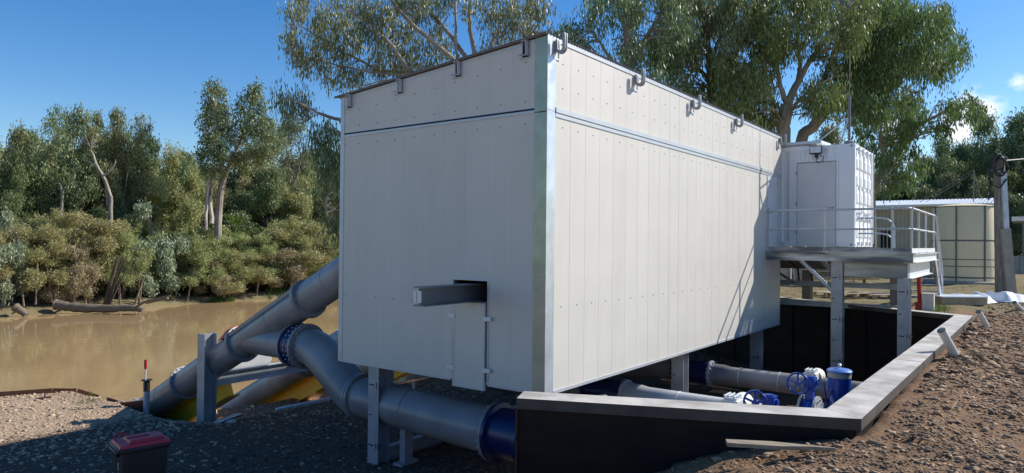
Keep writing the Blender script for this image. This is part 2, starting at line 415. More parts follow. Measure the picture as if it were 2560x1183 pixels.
dry = mixc(nz_(.8), ramp(nz_(9), (.16, .12, .075), (.33, .25, .14)), ramp(nz_(5), (.11, .115, .045), (.26, .21, .10)))
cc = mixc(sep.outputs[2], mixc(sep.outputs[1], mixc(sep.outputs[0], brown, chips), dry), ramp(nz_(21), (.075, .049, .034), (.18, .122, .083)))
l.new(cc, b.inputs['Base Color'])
bp = n.new('ShaderNodeBump'); bp.inputs['Strength'].default_value = .9; bp.inputs['Distance'].default_value = .05
l.new(nz_(13, 9), bp.inputs['Height']); l.new(bp.outputs[0], b.inputs['Normal'])

# river: one sheet of muddy water between the banks
wm = bpy.data.materials.new('muddy_water'); wm.use_nodes = True
n2, l2 = wm.node_tree.nodes, wm.node_tree.links; b2 = n2['Principled BSDF']
b2.inputs['Roughness'].default_value = .035; b2.inputs['IOR'].default_value = 1.33
tw = n2.new('ShaderNodeTexCoord'); nw = n2.new('ShaderNodeTexNoise'); nw.inputs['Scale'].default_value = .09; nw.inputs['Detail'].default_value = 5
l2.new(tw.outputs['Object'], nw.inputs['Vector'])
rw = n2.new('ShaderNodeValToRGB'); rw.color_ramp.elements[0].position = .35; rw.color_ramp.elements[1].position = .7
rw.color_ramp.elements[0].color = (.40, .262, .122, 1); rw.color_ramp.elements[1].color = (.46, .305, .15, 1)
l2.new(nw.outputs[0], rw.inputs[0]); l2.new(rw.outputs[0], b2.inputs['Base Color'])
nb = n2.new('ShaderNodeTexNoise'); nb.inputs['Scale'].default_value = 1.3; nb.inputs['Detail'].default_value = 3
l2.new(tw.outputs['Object'], nb.inputs['Vector'])
bw = n2.new('ShaderNodeBump'); bw.inputs['Strength'].default_value = .07; bw.inputs['Distance'].default_value = .12
l2.new(nb.outputs[0], bw.inputs['Height']); l2.new(bw.outputs[0], b2.inputs['Normal'])
wu = np.linspace(-400, 500, 46); wv = np.linspace(10, 70, 8)
a_, b_ = np.meshgrid(wu, wv); ii = np.arange(a_.size).reshape(a_.shape)
river = np_mesh('river', np.stack([a_, b_, 0 * a_ + WATER_Z], -1).reshape(-1, 3),
                np.stack([ii[:-1, :-1], ii[:-1, 1:], ii[1:, 1:], ii[1:, :-1]], -1).reshape(-1, 4), wm)
river['kind'] = 'structure'

# ------------------------------------------------------------------ pump house
u0, u1, v0, v1 = 7.80, 18.78, 5.27, 9.56
ZB, ZS = -.40, 3.47
def zr(v): return 4.49 - .35 * (v - v0) / (v1 - v0)
house = thing('pump_house', 'large pale panel-clad pump house on steel columns above the pit', 'building', (u0, v0, ZB))
OPN = (v0 + 1.003, v0 + 1.664, .78, 1.09)                  # opening round the beam, in v and z
core = MB()
core.box(u0 + .04, u0 + .10, v0 + .04, OPN[0], ZB + .02, 4.05); core.box(u0 + .04, u0 + .10, OPN[1], v1 - .03, ZB + .02, 4.05)
core.box(u0 + .04, u0 + .10, OPN[0], OPN[1], OPN[3], 4.05); core.box(u0 + .04, u0 + .10, OPN[0], OPN[1], ZB + .02, OPN[2])
core.box(u0 + .10, u1 - .04, v0 + .04, v0 + .10, ZB + .02, 4.40); core.box(u0 + .10, u1 - .04, v1 - .10, v1 - .03, ZB + .02, 4.05)
core.box(u1 - .10, u1 - .04, v0 + .10, v1 - .10, ZB + .02, 4.05)
core.box(u0 + .10, u1 - .10, v0 + .10, v1 - .10, ZB + .02, ZB + .12)
core.build('wall_backing', MT['panel_gap'], house, smooth=False)
G = .004
end = MB(); ew = [.147, .584, 1.014, 1.444, 1.875, 2.30, 2.736, 3.17, 3.60, 4.04, 4.285]
def cut(mb, y0, y1, z0, z1):
    a, b_, c, d = OPN
    if y1 <= a or y0 >= b_ or z1 <= c or z0 >= d: mb.box(u0, u0 + .035, y0, y1, z0, z1); return
    mb.box(u0, u0 + .035, y0, y1, z0, c); mb.box(u0, u0 + .035, y0, y1, d, z1)
    if y0 < a: mb.box(u0, u0 + .035, y0, a, c, d)
    if y1 > b_: mb.box(u0, u0 + .035, b_, y1, c, d)
gable = MB()
for i in range(len(ew) - 1):
    a, b_ = v0 + ew[i] + (G * .15), v0 + ew[i + 1] - G * .15
    cut(end, a, b_, ZB, ZS - .03)
    gable.prism([(u0, a, ZS + .035), (u0, b_, ZS + .035), (u0, b_, zr(b_) - .01), (u0, a, zr(a) - .01)], (.035, 0, 0))
end.m = gable.m = 1
for i in range(len(ew) - 1):
    m_ = v0 + (ew[i] + ew[i + 1]) / 2
    for z in (3.30,) + ((.73,) if ew[i] > 1.8 else ()): end.disc((u0 - .002, m_, z), (1, 0, 0), .010, .008, 8)
    for z in (3.615, zr(m_) - .30): gable.disc((u0 - .002, m_, z), (1, 0, 0), .010, .008, 8)
end.build('end_wall', [MT['panel'], MT['screw']], house, smooth=False)
gable.build('gable_panel', [MT['panel'], MT['screw']], house, smooth=False)
side = MB(); upper = MB(); k = .175
DU0, DU1 = u0 + 9.80, u0 + 10.72
while k < 10.9:
    g0_, g1_ = G * random.uniform(.35, 1.2), G * random.uniform(.35, 1.2); a, b_ = u0 + k + g0_, min(u0 + k + .4238 - g1_, u1)
    if b_ < DU0 + .1 or k > 10.8: side.box(a, b_, v0, v0 + .035, ZB, ZS - .075)
    else:
        side.box(a, b_, v0, v0 + .035, ZB, 1.42)
        if a < DU0: side.box(a, DU0, v0, v0 + .035, 1.42, ZS - .075)
        if b_ > DU1: side.box(DU1, b_, v0, v0 + .035, 1.42, ZS - .075)
    upper.box(a, b_, v0, v0 + .035, ZS + .055, 4.46)
    k += .4238
side.m = upper.m = 1; k = .387
while k < 10.9:
    if k < 9.7:
        for z in (3.27, .76): side.disc((u0 + k, v0 - .002, z), (0, 1, 0), .009, .008, 8)
    for z in (3.82, 4.16): upper.disc((u0 + k, v0 - .002, z), (0, 1, 0), .009, .008, 8)
    k += .4238
side.build('side_wall', [MT['panel'], MT['screw']], house, smooth=False)
upper.build('upper_side_wall', [MT['panel'], MT['screw']], house, smooth=False)
back = MB().box(u0 + .02, u1, v1 - .03, v1, ZB, 4.10).box(u1 - .04, u1, v0 + .036, v1 - .031, ZB, 4.10)
back.build('rear_wall', MT['panel'], house, smooth=False)
# flashings
tr = MB()
tr.box(u0 - .006, u0 + .2, v0 - .008, v0 - .001, ZB - .03, ZS - .005); tr.box(u0 - .009, u0 + .2, v0 - .010, v0 - .001, ZS, zr(v0) + .01)
tr.build('corner_flashing', MT['galv_trim'], house, smooth=False)
MB().box(u0 - .008, u0 - .001, v1 - .09, v1 + .008, ZB - .015, zr(v1) - .02).build('edge_flashing', MT['strip'], house, smooth=False)
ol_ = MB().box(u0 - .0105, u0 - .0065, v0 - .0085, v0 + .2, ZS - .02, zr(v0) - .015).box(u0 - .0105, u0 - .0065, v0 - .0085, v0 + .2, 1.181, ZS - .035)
ol_.build('end_corner_flashing', galv('tree_reflection_flashing', (.36, .385, .29), .35, .45, 30), house, smooth=False)  # green reflection of trees painted into the colour of the upper strips
MB().box(u0 - .0105, u0 - .0065, v0 - .0085, v0 + .2, ZB - .04, 1.18).build('lower_corner_flashing', galv('ground_reflection_flashing', (.50, .44, .33), .5, .35), house, smooth=False)  # tan reflection of the ground painted into the lower strip
sm = MB()
sm.box(u0 + .2, u1, v0 - .012, v0 - .001, ZS - .075, ZS - .02).box(u0 + .2, u1, v0 - .022, v0 - .001, ZS - .012, ZS + .055)
sm.box(u0 - .014, u0 - .001, v0 + .2, v1 - .09, ZS - .035, ZS + .006).box(u0 - .004, u0 - .001, v0 + .2, v1 - .09, ZS + .034, ZS + .05)
sm.build('seam_flashing', MT['strip'], house, smooth=False)
MB().box(u0 - .006, u0 - .002, v0 + .012, v1, ZS + .006, ZS + .034).build('seam_gap', MT['dark'], house, smooth=False)
bt = MB().box(u0 + .2, u1, v0 - .012, v0 - .001, ZB - .03, ZB + .012).box(u0 - .008, u0 - .001, v0 + .2, v0 + .99, ZB - .02, ZB + .012)
bt.box(u0 - .008, u0 - .001, v0 + 1.70, v1 - .09, ZB - .02, ZB + .012).box(u0 + .2, u1, v0 - .012, v0 - .001, 4.43, 4.492)
bt.box(u0 + .1, u1 - .1, v0 + .06, v1 - .06, ZB - .012, ZB + .02)
for a, b_ in ((v0 + .21, v0 + .29), (v0 + .42, v0 + 1.53), (v0 + 1.67, v0 + 2.77), (v0 + 2.90, v0 + 3.99)):
    bt.prism([(u0 - .006, a, zr(a) - .055), (u0 - .006, b_, zr(b_) - .055), (u0 - .006, b_, zr(b_) - .015), (u0 - .006, a, zr(a) - .015)], (.005, 0, 0))
bt.build('edge_flashing', MT['strip'], house, smooth=False)
# corrugated roof
ru = np.arange(u0 - .06, u1 + .06, .0095); rv = np.array([v0 - .03, v0 + 1.4, v0 + 2.8, v1 + .14])
a_, b_ = np.meshgrid(ru, rv); zz = 4.49 - .35 * (b_ - v0) / (v1 - v0) + .024 + .011 * np.sin(a_ / .076 * 2 * math.pi)
vt = np.stack([a_, b_, zz], -1).reshape(-1, 3); vb_ = vt - [0, 0, .006]; ii = np.arange(a_.size).reshape(a_.shape)
q = np.stack([ii[:-1, :-1], ii[:-1, 1:], ii[1:, 1:], ii[1:, :-1]], -1).reshape(-1, 4)
np_mesh('roof', np.concatenate([vt, vb_]), np.concatenate([q, q[:, ::-1] + a_.size]), MT['roof'], house, smooth=True)
barge = MB()
barge.prism([(u0 - .055, v0 - .02, zr(v0) - .004), (u0 - .055, v1 + .13, zr(v1 + .13) - .004), (u0 - .055, v1 + .13, zr(v1 + .13) + .030), (u0 - .055, v0 - .02, zr(v0) + .030)], (.012, 0, 0))
barge.build('roof_edge', mat('brown_roof_edge', (.20, .165, .14), .6), house, smooth=False)
for W_ in (.355, 1.60, 2.835, 4.06):
    c = v0 + W_; zt = zr(c)
    p = MB()
    p.box(u0 - .085, u0 + .1, c - .045, c - .038, zt - .215, zt - .012).box(u0 - .085, u0 + .1, c - .038, c + .03, zt - .018, zt - .012)
    p.box(u0 - .085, u0 + .1, c - .038, c + .03, zt - .215, zt - .209).box(u0 - .085, u0 + .1, c + .024, c + .030, zt - .06, zt - .018)
    pu = p.build('purlin_end', MT['galv'], house, smooth=False)
    MB().box(u0 - .003, u0 - .001, c - .06, c + .06, zt - .235, zt - .015).build('purlin_opening', MT['dark'], pu, smooth=False)
    f = MB().box(u0 - .012, u0 - .001, c - .075, c - .060, zt - .25, zt - .02).box(u0 - .012, u0 - .001, c + .06, c + .075, zt - .25, zt - .02)
    f.box(u0 - .012, u0 - .001, c - .06, c + .06, zt - .25, zt - .235).tube([(u0 - .01, c + .07, zt - .2), (u0 - .09, c + .09, zt - .205), (u0 - .09, c + .02, zt - .205)], .006, 6)
    f.tube([(u0 - .01, c + .07, zt - .25), (u0 - .07, c + .085, zt - .265), (u0 - .07, c + .03, zt - .255)], .005, 6)
    f.build('purlin_trim', MT['strip'], pu, smooth=False)
# gutter hooks along the sunlit side
def hook_outline(vw, zt):
    o = []; i_ = []
    for k in range(9):                                    # outer edge of the U, from the wall leg round to the tall leg
        q = math.pi + math.pi * k / 8
        o.append((vw - .115 + .115 * math.cos(q + math.pi) * 1, zt - .19 + .115 * math.sin(q)))
    ctr = vw - .115
    ctr = vw - .085; zb_ = zt - .135
    prof = [(vw - .002, zt - .04), (vw - .015, zt - .015), (vw - .035, zt - .015), (vw - .048, zt - .04)]
    prof += [(ctr + .037 * math.cos(-math.pi * k / 8), zb_ + .037 * math.sin(-math.pi * k / 8)) for k in range(9)]
    prof += [(ctr - .037, zt + .03), (ctr - .045, zt + .058), (ctr - .06, zt + .068), (ctr - .075, zt + .058), (ctr - .083, zt + .03)]
    prof += [(ctr + .083 * math.cos(-math.pi + math.pi * k / 8), zb_ + .083 * math.sin(-math.pi + math.pi * k / 8)) for k in range(9)]
    return prof
for L in (.16, 2.56, 4.98, 7.43, 10.80):
    b_ = MB()
    pr = hook_outline(v0 - .01, 4.47)
    for du in (0, .05): b_.prism([(u0 + L + du, y, z) for (y, z) in pr], (.014, 0, 0))
    b_.box(u0 + L + .014, u0 + L + .05, v0 - .03, v0 - .02, 4.28, 4.43).disc((u0 + L + .05, v0 - .155, 4.49), (1, 0, 0), .010, .08, 10)
    hk = b_.build('gutter_hook', MT['galv_dull'], house)
    t = MB().box(u0 + L - .03, u0 + L + .13, v0 - .014, v0 - .001, 4.185, 4.21).box(u0 + L + .115, u0 + L + .135, v0 - .014, v0 - .001, 4.21, 4.43)
    t.build('hook_trim', MT['plate'], hk, smooth=False)
# beam through the opening
zc = (OPN[2] + OPN[3]) / 2 - .02; vc = v0 + 1.28
bm_ = MB().ibeam((u0 - 1.12, vc, zc), (u0 + .6, vc, zc), .21, .26, .017, .012)
beam = bm_.build('monorail_beam', galv('dark_streaked_galvanised', (.17, .185, .20), .4, .5, 9), house, smooth=False)
MB().box(u0 - 1.155, u0 - 1.05, vc + .006, vc + .014, zc - .075, zc + .075).box(u0 - 1.155, u0 - 1.145, vc - .07, vc + .07, zc - .08, zc + .08).build('end_stop', MT['plate'], beam, smooth=False)
fr = MB().box(u0 - .012, u0 - .001, OPN[0] - .03, OPN[1] + .03, OPN[3], OPN[3] + .03).box(u0 - .0115, u0 - .001, OPN[0] - .028, OPN[0], -.36, OPN[3]).box(u0 - .0115, u0 - .001, OPN[1], OPN[1] + .028, -.36, OPN[3])
hd = MB().box(u0 - .04, u0 - .006, v0 + 1.05, v0 + 1.60, -.47, .75).build('hatch', MT['panel'], house, smooth=False)
fr.build('opening_frame', MT['strip'], house, smooth=False)
MB().box(u0 - .005, u0 - .001, OPN[0], OPN[1], -.37, .776).build('hatch_gap', MT['dark'], hd, smooth=False)
hf_ = MB().box(u0 - .045, u0 - .003, v0 + 1.02, v0 + 1.05, -.49, .77).box(u0 - .045, u0 - .003, v0 + 1.60, v0 + 1.63, -.49, .77).box(u0 - .045, u0 - .003, v0 + 1.05, v0 + 1.60, -.49, -.47).box(u0 - .045, u0 - .003, v0 + 1.05, v0 + 1.60, .75, .77)
hf_.build('hatch_frame', MT['strip'], hd, smooth=False)
for (y, z) in ((1.66, .56), (1.67, -.21), (.975, .55), (.98, -.19)):
    MB().box(u0 - .055, u0 - .046, v0 + y - .07, v0 + y + .07, z - .03, z + .03).build('latch', MT['plate'], hd, smooth=False)
# door onto the platform
dr = MB().box(DU0 + .05, DU1 - .05, v0 - .004, v0 + .03, 1.5, 3.42).build('door', MT['door'], house, smooth=False)
MB().box(DU0, DU0 + .05, v0 - .014, v0 + .03, 1.45, 3.47).box(DU1 - .05, DU1, v0 - .014, v0 + .03, 1.45, 3.47).box(DU0 + .05, DU1 - .05, v0 - .014, v0 + .03, 3.42, 3.47).build('door_frame', MT['galv_trim'], dr, smooth=False)
MB().box(DU0 + .09, DU0 + .12, v0 - .02, v0 - .004, 2.40, 2.58).tube([(DU0 + .105, v0 - .02, 2.47), (DU0 + .105, v0 - .07, 2.47), (DU0 + .22, v0 - .07, 2.47)], .010, 8).build('handle', MT['galv_dull'], dr)
for z in (1.75, 2.5, 3.2): MB().box(DU1 - .06, DU1 - .045, v0 - .022, v0 - .014, z, z + .1).build('hinge', MT['galv_dull'], dr, smooth=False)

def column(parent, cu, cv, z0, z1, first, ztop_mark, label=None, wd=.25, m='galv_dull'):
    c = MB(); t = .014
    c.box(cu - wd / 2, cu - wd / 2 + t, cv - wd / 2, cv + wd / 2, z0, z1).box(cu + wd / 2 - t, cu + wd / 2, cv - wd / 2, cv + wd / 2, z0, z1)
    c.box(cu - wd / 2 + t, cu + wd / 2 - t, cv - .006, cv + .006, z0, z1)
    c.box(cu - wd / 2 - .06, cu + wd / 2 + .06, cv - wd / 2 - .06, cv + wd / 2 + .06, z0 - .01, z0 + .02)
    if first is not None:
        c.m = 1; t_ = c; z = ztop_mark; num = first
        while z > z0 + .1:
            t_.box(cu - wd / 2 - .003, cu - wd / 2 - .001, cv - .02, cv + .10, z - .012, z + .012)
            text_mesh(t_, str(num), (cu - wd / 2 - .002, cv - .035, z - .055), (0, -1, 0), (0, 0, 1), .15, (-1, 0, 0))
            if z - .5 > z0 + .1: t_.box(cu - wd / 2 - .003, cu - wd / 2 - .001, cv + .04, cv + .10, z - .51, z - .49)
            z -= 1.0; num -= 1
    o = c.build('column', [MT[m], MT['black']], parent, smooth=False)
    if label: o['label'] = label
    return o
column(house, 7.97, 8.72, -2.08, ZB - .01, 11, -.73)
column(house, 8.10, 5.52, -2.08, ZB - .01, 11, -.9)
column(house, 12.87, 5.50, -2.08, ZB - .01, 11, -.40)
column(house, 17.60, 5.50, -2.08, ZB - .01, 10, -.15)
for cu in (12.87, 17.6): column(house, cu, 9.1, -2.08, ZB - .01, None, 0)
fb = MB().ibeam((8.1, 8.72, -1.92), (11.4, 8.72, -1.92), .15, .22).ibeam((11.6, 8.72, -1.92), (12.7, 8.72, -1.92), .15, .22)
fb.build('floor_beam', MT['galv_dull'], house, smooth=False)

# ------------------------------------------------------------------ retaining wall round the pit
wall = thing('retaining_wall', 'dark steel retaining wall with weathered grey capping round the pit', 'wall', (PC[0], PC[1], 0))
def wall_run(p, q_, zb, inset0, inset1):
    p, q_ = Vector((p[0], p[1], 0)), Vector((q_[0], q_[1], 0)); d = (q_ - p).normalized(); nrm = Vector((-d.y, d.x, 0))
    return p, q_, d, nrm
CAPW, CZ0, CZ1 = .34, .0, .105
pts = [Vector((*PA, 0)), Vector((*PC, 0)), Vector((*PF, 0)), Vector((*PB, 0))]
def offs(ps, w):
    out = []
    for i, p in enumerate(ps):
        d0 = (ps[i] - ps[i - 1]).normalized() if i else None
        d1 = (ps[i + 1] - ps[i]).normalized() if i < len(ps) - 1 else None
        n0 = Vector((-d0.y, d0.x, 0)) if d0 else None; n1 = Vector((-d1.y, d1.x, 0)) if d1 else None
        if n0 is None: out.append(p + n1 * w)
        elif n1 is None: out.append(p + n0 * w)
        else:
            m_ = (n0 + n1).normalized(); out.append(p + m_ * (w / m_.dot(n0)))
    return out
def left_normal_sign():
    d = (pts[1] - pts[0]).normalized(); nrm = Vector((-d.y, d.x, 0)); return 1 if nrm.dot(Vector((12, 5, 0)) - pts[0]) > 0 else -1
sg = left_normal_sign()
inn = offs(pts, CAPW * sg); wo = offs(pts, .05 * sg); wi = offs(pts, .27 * sg)
for i in range(3):
    ga = .003
    d = (pts[i + 1] - pts[i]).normalized() * ga
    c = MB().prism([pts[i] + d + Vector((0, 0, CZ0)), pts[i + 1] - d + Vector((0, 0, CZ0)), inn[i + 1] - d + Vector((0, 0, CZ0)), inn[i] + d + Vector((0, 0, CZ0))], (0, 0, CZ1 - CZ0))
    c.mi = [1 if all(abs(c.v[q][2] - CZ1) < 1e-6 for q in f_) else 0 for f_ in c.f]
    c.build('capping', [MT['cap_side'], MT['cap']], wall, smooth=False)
    zb = -2.25
    w_ = MB().prism([wo[i] + d + Vector((0, 0, zb)), wo[i + 1] - d + Vector((0, 0, zb)), wi[i + 1] - d + Vector((0, 0, zb)), wi[i] + d + Vector((0, 0, zb))], (0, 0, CZ0 - .002 - zb))
    L = (wo[i + 1] - wo[i]).length; dd = (pts[i + 1] - pts[i]).normalized(); nn = Vector((-dd.y, dd.x, 0)) * sg
    # stiffening ribs on the inner face
    for k in range(1, int(L / 1.2) + 1):
        c0 = wi[i] + dd * (k * 1.2) + nn * .012
        if (c0 - wi[i + 1]).length > .3: w_.obox(c0 + Vector((0, 0, -1.1)), dd * .035, nn * .022, Vector((0, 0, 1.08)))
    w_.build('wall_panel', MT['wall'], wall, smooth=False)
dd = (pts[1] - pts[0]).normalized()
e_ = MB().obox(wo[0] * .5 + wi[0] * .5 - dd * .006 + Vector((0, 0, -1.1)), dd * .008, Vector((-dd.y, dd.x, 0)) * .135, Vector((0, 0, 1.09)))
e_.build('end_plate', MT['rust'], wall, smooth=False)
cap_joint = MB()
for s_ in (.33, .62): 
    p_ = pts[1].lerp(pts[2], s_); cap_joint.box(p_.x - .004, p_.x + .004, p_.y - .003, p_.y + CAPW - .002, CZ0 + .01, CZ1 + .002)
cap_joint.build('capping_joint', MT['dark'], wall, smooth=False)

# ------------------------------------------------------------------ access platform
PU0, PU1, PV0, DZ = 17.55, 22.2, 2.08, 1.50
plat = thing('access_platform', 'galvanised steel access platform with tube handrails in front of the white container', 'platform', (PU0, PV0, 0))
dk = MB()
for k in range(int((PU1 - PU0 - .1) / .05)): dk.box(PU0 + .1 + k * .05, PU0 + .106 + k * .05, PV0 + .08, v0 - .03, DZ - .03, DZ)
for k in range(14): dk.box(PU0 + .1, PU1, PV0 + .1 + k * .22, PV0 + .106 + k * .22, DZ - .012, DZ - .002)
dk.box(PU0 + 1.3, PU1, v0, 9.9, DZ - .03, DZ)
dk.build('deck', MT['galv_dull'], plat, smooth=False)
for yy_ in (3.0, 4.2): MB().ibeam((PU0 + .05, yy_, DZ - .12), (PU1 - .05, yy_, DZ - .12), .1, .16).build('deck_joist', MT['galv_dark'], plat, smooth=False)
e = MB()
e.box(PU0, PU0 + .012, PV0, v0 - .03, DZ - .21, DZ - .01).box(PU0 - .06, PU0, PV0, v0 - .03, DZ - .022, DZ - .008).box(PU0 - .06, PU0, PV0, v0 - .03, DZ - .212, DZ - .198)
e.build('edge_beam', MT['galv_shade_streaks'], plat, smooth=False)
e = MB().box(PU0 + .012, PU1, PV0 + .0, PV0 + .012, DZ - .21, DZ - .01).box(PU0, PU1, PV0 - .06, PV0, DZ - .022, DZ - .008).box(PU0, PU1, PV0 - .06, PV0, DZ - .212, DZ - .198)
e.build('edge_beam', MT['galv_sunlit'], plat, smooth=False)
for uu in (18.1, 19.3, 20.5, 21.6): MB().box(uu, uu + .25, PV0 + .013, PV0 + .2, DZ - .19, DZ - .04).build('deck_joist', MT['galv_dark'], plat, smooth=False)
MB().box(PU0 + .03, PU0 + .036, PV0 + .05, v0 - .03, DZ + .012, DZ + .11).build('toe_board', MT['galv_shade_streaks'], plat, smooth=False)
MB().box(PU0 + .05, PU1, PV0 + .03, PV0 + .036, DZ, DZ + .11).build('toe_board', MT['galv_sunlit'], plat, smooth=False)
BU = 17.95
MB().ibeam((BU, PV0 + .12, 1.11), (BU, 3.55, 1.11), .15, .36).build('support_beam', MT['galv_stained'], plat, smooth=False)
MB().ibeam((BU - .1, PV0 + .14, 1.10), (PU1 - .2, PV0 + .14, 1.10), .17, .36).build('support_beam', MT['galv_sunlit'], plat, smooth=False)
MB().ibeam((21.7, PV0 + .14, 1.11), (21.7, 9.0, 1.11), .15, .30).build('support_beam', MT['galv_dark'], plat, smooth=False)
column(plat, 17.95, 2.30, -2.08, .92, 11, .62)
column(plat, 18.05, 3.72, -2.08, 1.28, 11, .89)
column(plat, 21.7, 5.30, -.05, .92, None, 0, m='galv_dark'); column(plat, 21.75, 3.0, -.05, .92, None, 0, m='galv_dark')
column(plat, 21.7, 8.6, -.05, .92, None, 0, m='galv_dark')
for za in (.62, .08):
    MB().ibeam((19.9, 2.6, za), (19.9, 9.0, za), .12, .13).build('tie_beam', MT['galv_dull'], plat, smooth=False)
MB().tube([(18.05, 4.62, 1.33), (18.05, 3.82, .55)], .05, 10).build('brace', MT['galv'], plat)
for q0_, q1_, w_ in (((18.05, 4.12, 1.33), (18.05, 3.83, 1.02), .09), ((19.9, 6.2, 1.25), (19.9, 5.2, .62), .06), ((19.9, 7.2, .62), (19.9, 6.0, .08), .05)):
    MB().bar(q0_, q1_, w_, w_, (1, 0, 0)).build('brace', MT['galv_dark'], plat, smooth=False)
for y in (5.0, 5.35): MB().tube([(20.6, y + .3, 1.28), (20.6, y - .05, 1.0), (20.6, y - .1, .62)], .03, 8).build('cable', MT['black'], plat)
# handrails
RZ, MZ = DZ + 1.0, DZ + .54
rail_pts = lambda z: [(PU0 + .05, v0 - .03, z), (PU0 + .05, PV0 + .22, z), (PU0 + .09, PV0 + .09, z), (PU0 + .22, PV0 + .05, z), (PU1, PV0 + .05, z)]
MB().tube(rail_pts(RZ), .026, 10).build('top_rail', MT['strip'], plat)
MB().tube(rail_pts(MZ), .023, 10).build('middle_rail', MT['strip'], plat)
posts = [(PU0 + .05, v0 - .06), (PU0 + .05, 3.93), (PU0 + .05, 2.50), (PU0 + .18, PV0 + .055), (18.9, PV0 + .05), (20.3, PV0 + .05), (PU1 - .05, PV0 + .05)]
for (a, b_) in posts:
    p = MB().tube([(a, b_, DZ - .12), (a, b_, RZ)], .022, 10)
    for z in (MZ, RZ): p.lathe((a, b_, z - .034), [(.012, 0), (.032, .012), (.037, .034), (.032, .056), (.012, .068)], 12)
    p.box(a - .05, a + .05, b_ - .05, b_ + .05, DZ - .02, DZ + .012)
    p.build('handrail_post', MT['strip'], plat)
for z in (RZ - .16, MZ - .08):
    MB().tube([(19.0, 3.45, z), (19.0, 2.95, z), (19.0, 2.80, z - .03), (19.0, 2.70, z - .12), (19.0, 2.66, z - .25), (19.0, 2.65, DZ + .05)], .02, 10).build('gate_rail', MT['galv'], plat)
# stair down at the far end
for y in (PV0 + .05, PV0 + .95):
    MB().bar((PU1, y, DZ - .08), (24.05, y, .02), .05, .26).build('stringer', MT['galv_dull'], plat, smooth=False)
for k in range(7):
    f = (k + .7) / 7.6
    MB().box(PU1 + 1.85 * f - .11, PU1 + 1.85 * f + .11, PV0 + .08, PV0 + .92, DZ - .1 - 1.42 * f, DZ - .07 - 1.42 * f).build('tread', MT['galv_dull'], plat, smooth=False)
MB().tube([(PU1 + .1, PV0 + .02, RZ), (24.0, PV0 + .02, 1.0), (24.05, PV0 + .02, .9), (24.05, PV0 + .02, .1)], .02, 10).tube([(PU1 + .1, PV0 + .02, MZ), (24.0, PV0 + .02, .55)], .018, 10).tube([(23.1, PV0 + .02, .75), (23.1, PV0 + .02, 1.72)], .02, 10).build('stair_rail', MT['galv'], plat)

# ------------------------------------------------------------------ white container
CU0, CU1, CV0, CV1, CB, CT = 19.10, 21.54, 3.55, 9.61, 1.62, 4.24
cont = thing('shipping_container', 'white shipping container converted to a control room on the platform', 'container', (CU0, CV0, CB))
DV0, DV1 = 3.98, 4.94
c = MB()
def corr_u(mb, ya, yb, z0, z1, uo, dep, pitch_):
    y = ya; pro = []
    while y < yb - 1e-6:
        pro += [(y, 0), (y + pitch_ * .28, 0), (y + pitch_ * .5, dep), (y + pitch_ * .78, dep)]; y += pitch_
    pro.append((yb, 0))
    v = []; 
    for (y, d) in pro: v += [(uo + d, min(y, yb), z0), (uo + d, min(y, yb), z1)]
    mb.add(v, [(2 * i, 2 * i + 2, 2 * i + 3, 2 * i + 1) for i in range(len(pro) - 1)])
corr_u(c, DV1 + .12, CV1 - .1, CB + .12, CT - .10, CU0 + .01, .04, .278)
corr_u(c, DV0 - .12, DV1 + .12, 3.88, CT - .10, CU0 + .01, .04, .278) if False else None
c.box(CU0 + .006, CU0 + .03, CV0 + .1, DV0 - .04, CB + .12, CT - .1); c.box(CU0 + .006, CU0 + .03, DV1 + .04, DV1 + .12, CB + .12, CT - .1)
corr_u(c, DV0 - .04, DV1 + .04, 3.87, CT - .1, CU0 + .01, .03, .21)
c.box(CU0 + .06, CU1 - .06, CV0 + .1, CV1 - .1, CT - .06, CT - .02)
c.box(CU1 - .05, CU1, CV0 + .1, CV1 - .1, CB + .1, CT - .1); c.box(CU0 + .06, CU1 - .06, CV1 - .06, CV1 - .02, CB + .1, CT - .1)
c.box(CU0 + .06, CU1 - .06, CV0 + .1, CV1 - .1, CB + .02, CB + .1)
c.build('body', MT['container'], cont, smooth=False)
f = MB()
for (a, b_) in ((CU0, CV0), (CU1 - .12, CV0), (CU0, CV1 - .12), (CU1 - .12, CV1 - .12)): f.box(a, a + .12, b_, b_ + .12, CB + .12, CT - .12)
f.box(CU0, CU0 + .06, CV0 + .12, CV1 - .12, CT - .10, CT - .005).box(CU0, CU0 + .06, CV0 + .12, CV1 - .12, CB + .005, CB + .12)
f.box(CU0 + .12, CU1 - .12, CV0, CV0 + .08, CT - .10, CT - .005).box(CU0 + .12, CU1 - .12, CV0, CV0 + .08, CB + .005, CB + .12)
f.box(CU1 - .06, CU1, CV0 + .12, CV1 - .12, CT - .10, CT - .005).box(CU1 - .06, CU1, CV0 + .12, CV1 - .12, CB + .005, CB + .12)
f.build('frame', MT['container'], cont, smooth=False, bevel=.006)
for (a, b_) in ((CU0, CV0), (CU1 - .16, CV0)):
    for z in (CB, CT - .12):
        k = MB().box(a - .004, a + .164, b_ - .004, b_ + .164, z, z + .122).build('corner_casting', MT['container'], cont, smooth=False, bevel=.008)
        MB().disc((a + .08, b_ - .005, z + .06), (0, 1, 0), .03, .004, 12).build('casting_hole', MT['container_grey'], k, smooth=False)
        MB().disc((a - .005, b_ + .08, z + .06), (1, 0, 0), .03, .004, 12).build('casting_hole', MT['container_grey'], k, smooth=False)
dr = MB().box(CU0 - .02, CU0 + .05, DV0, DV1, CB + .05, 3.82).build('side_door', MT['door'], cont, smooth=False)
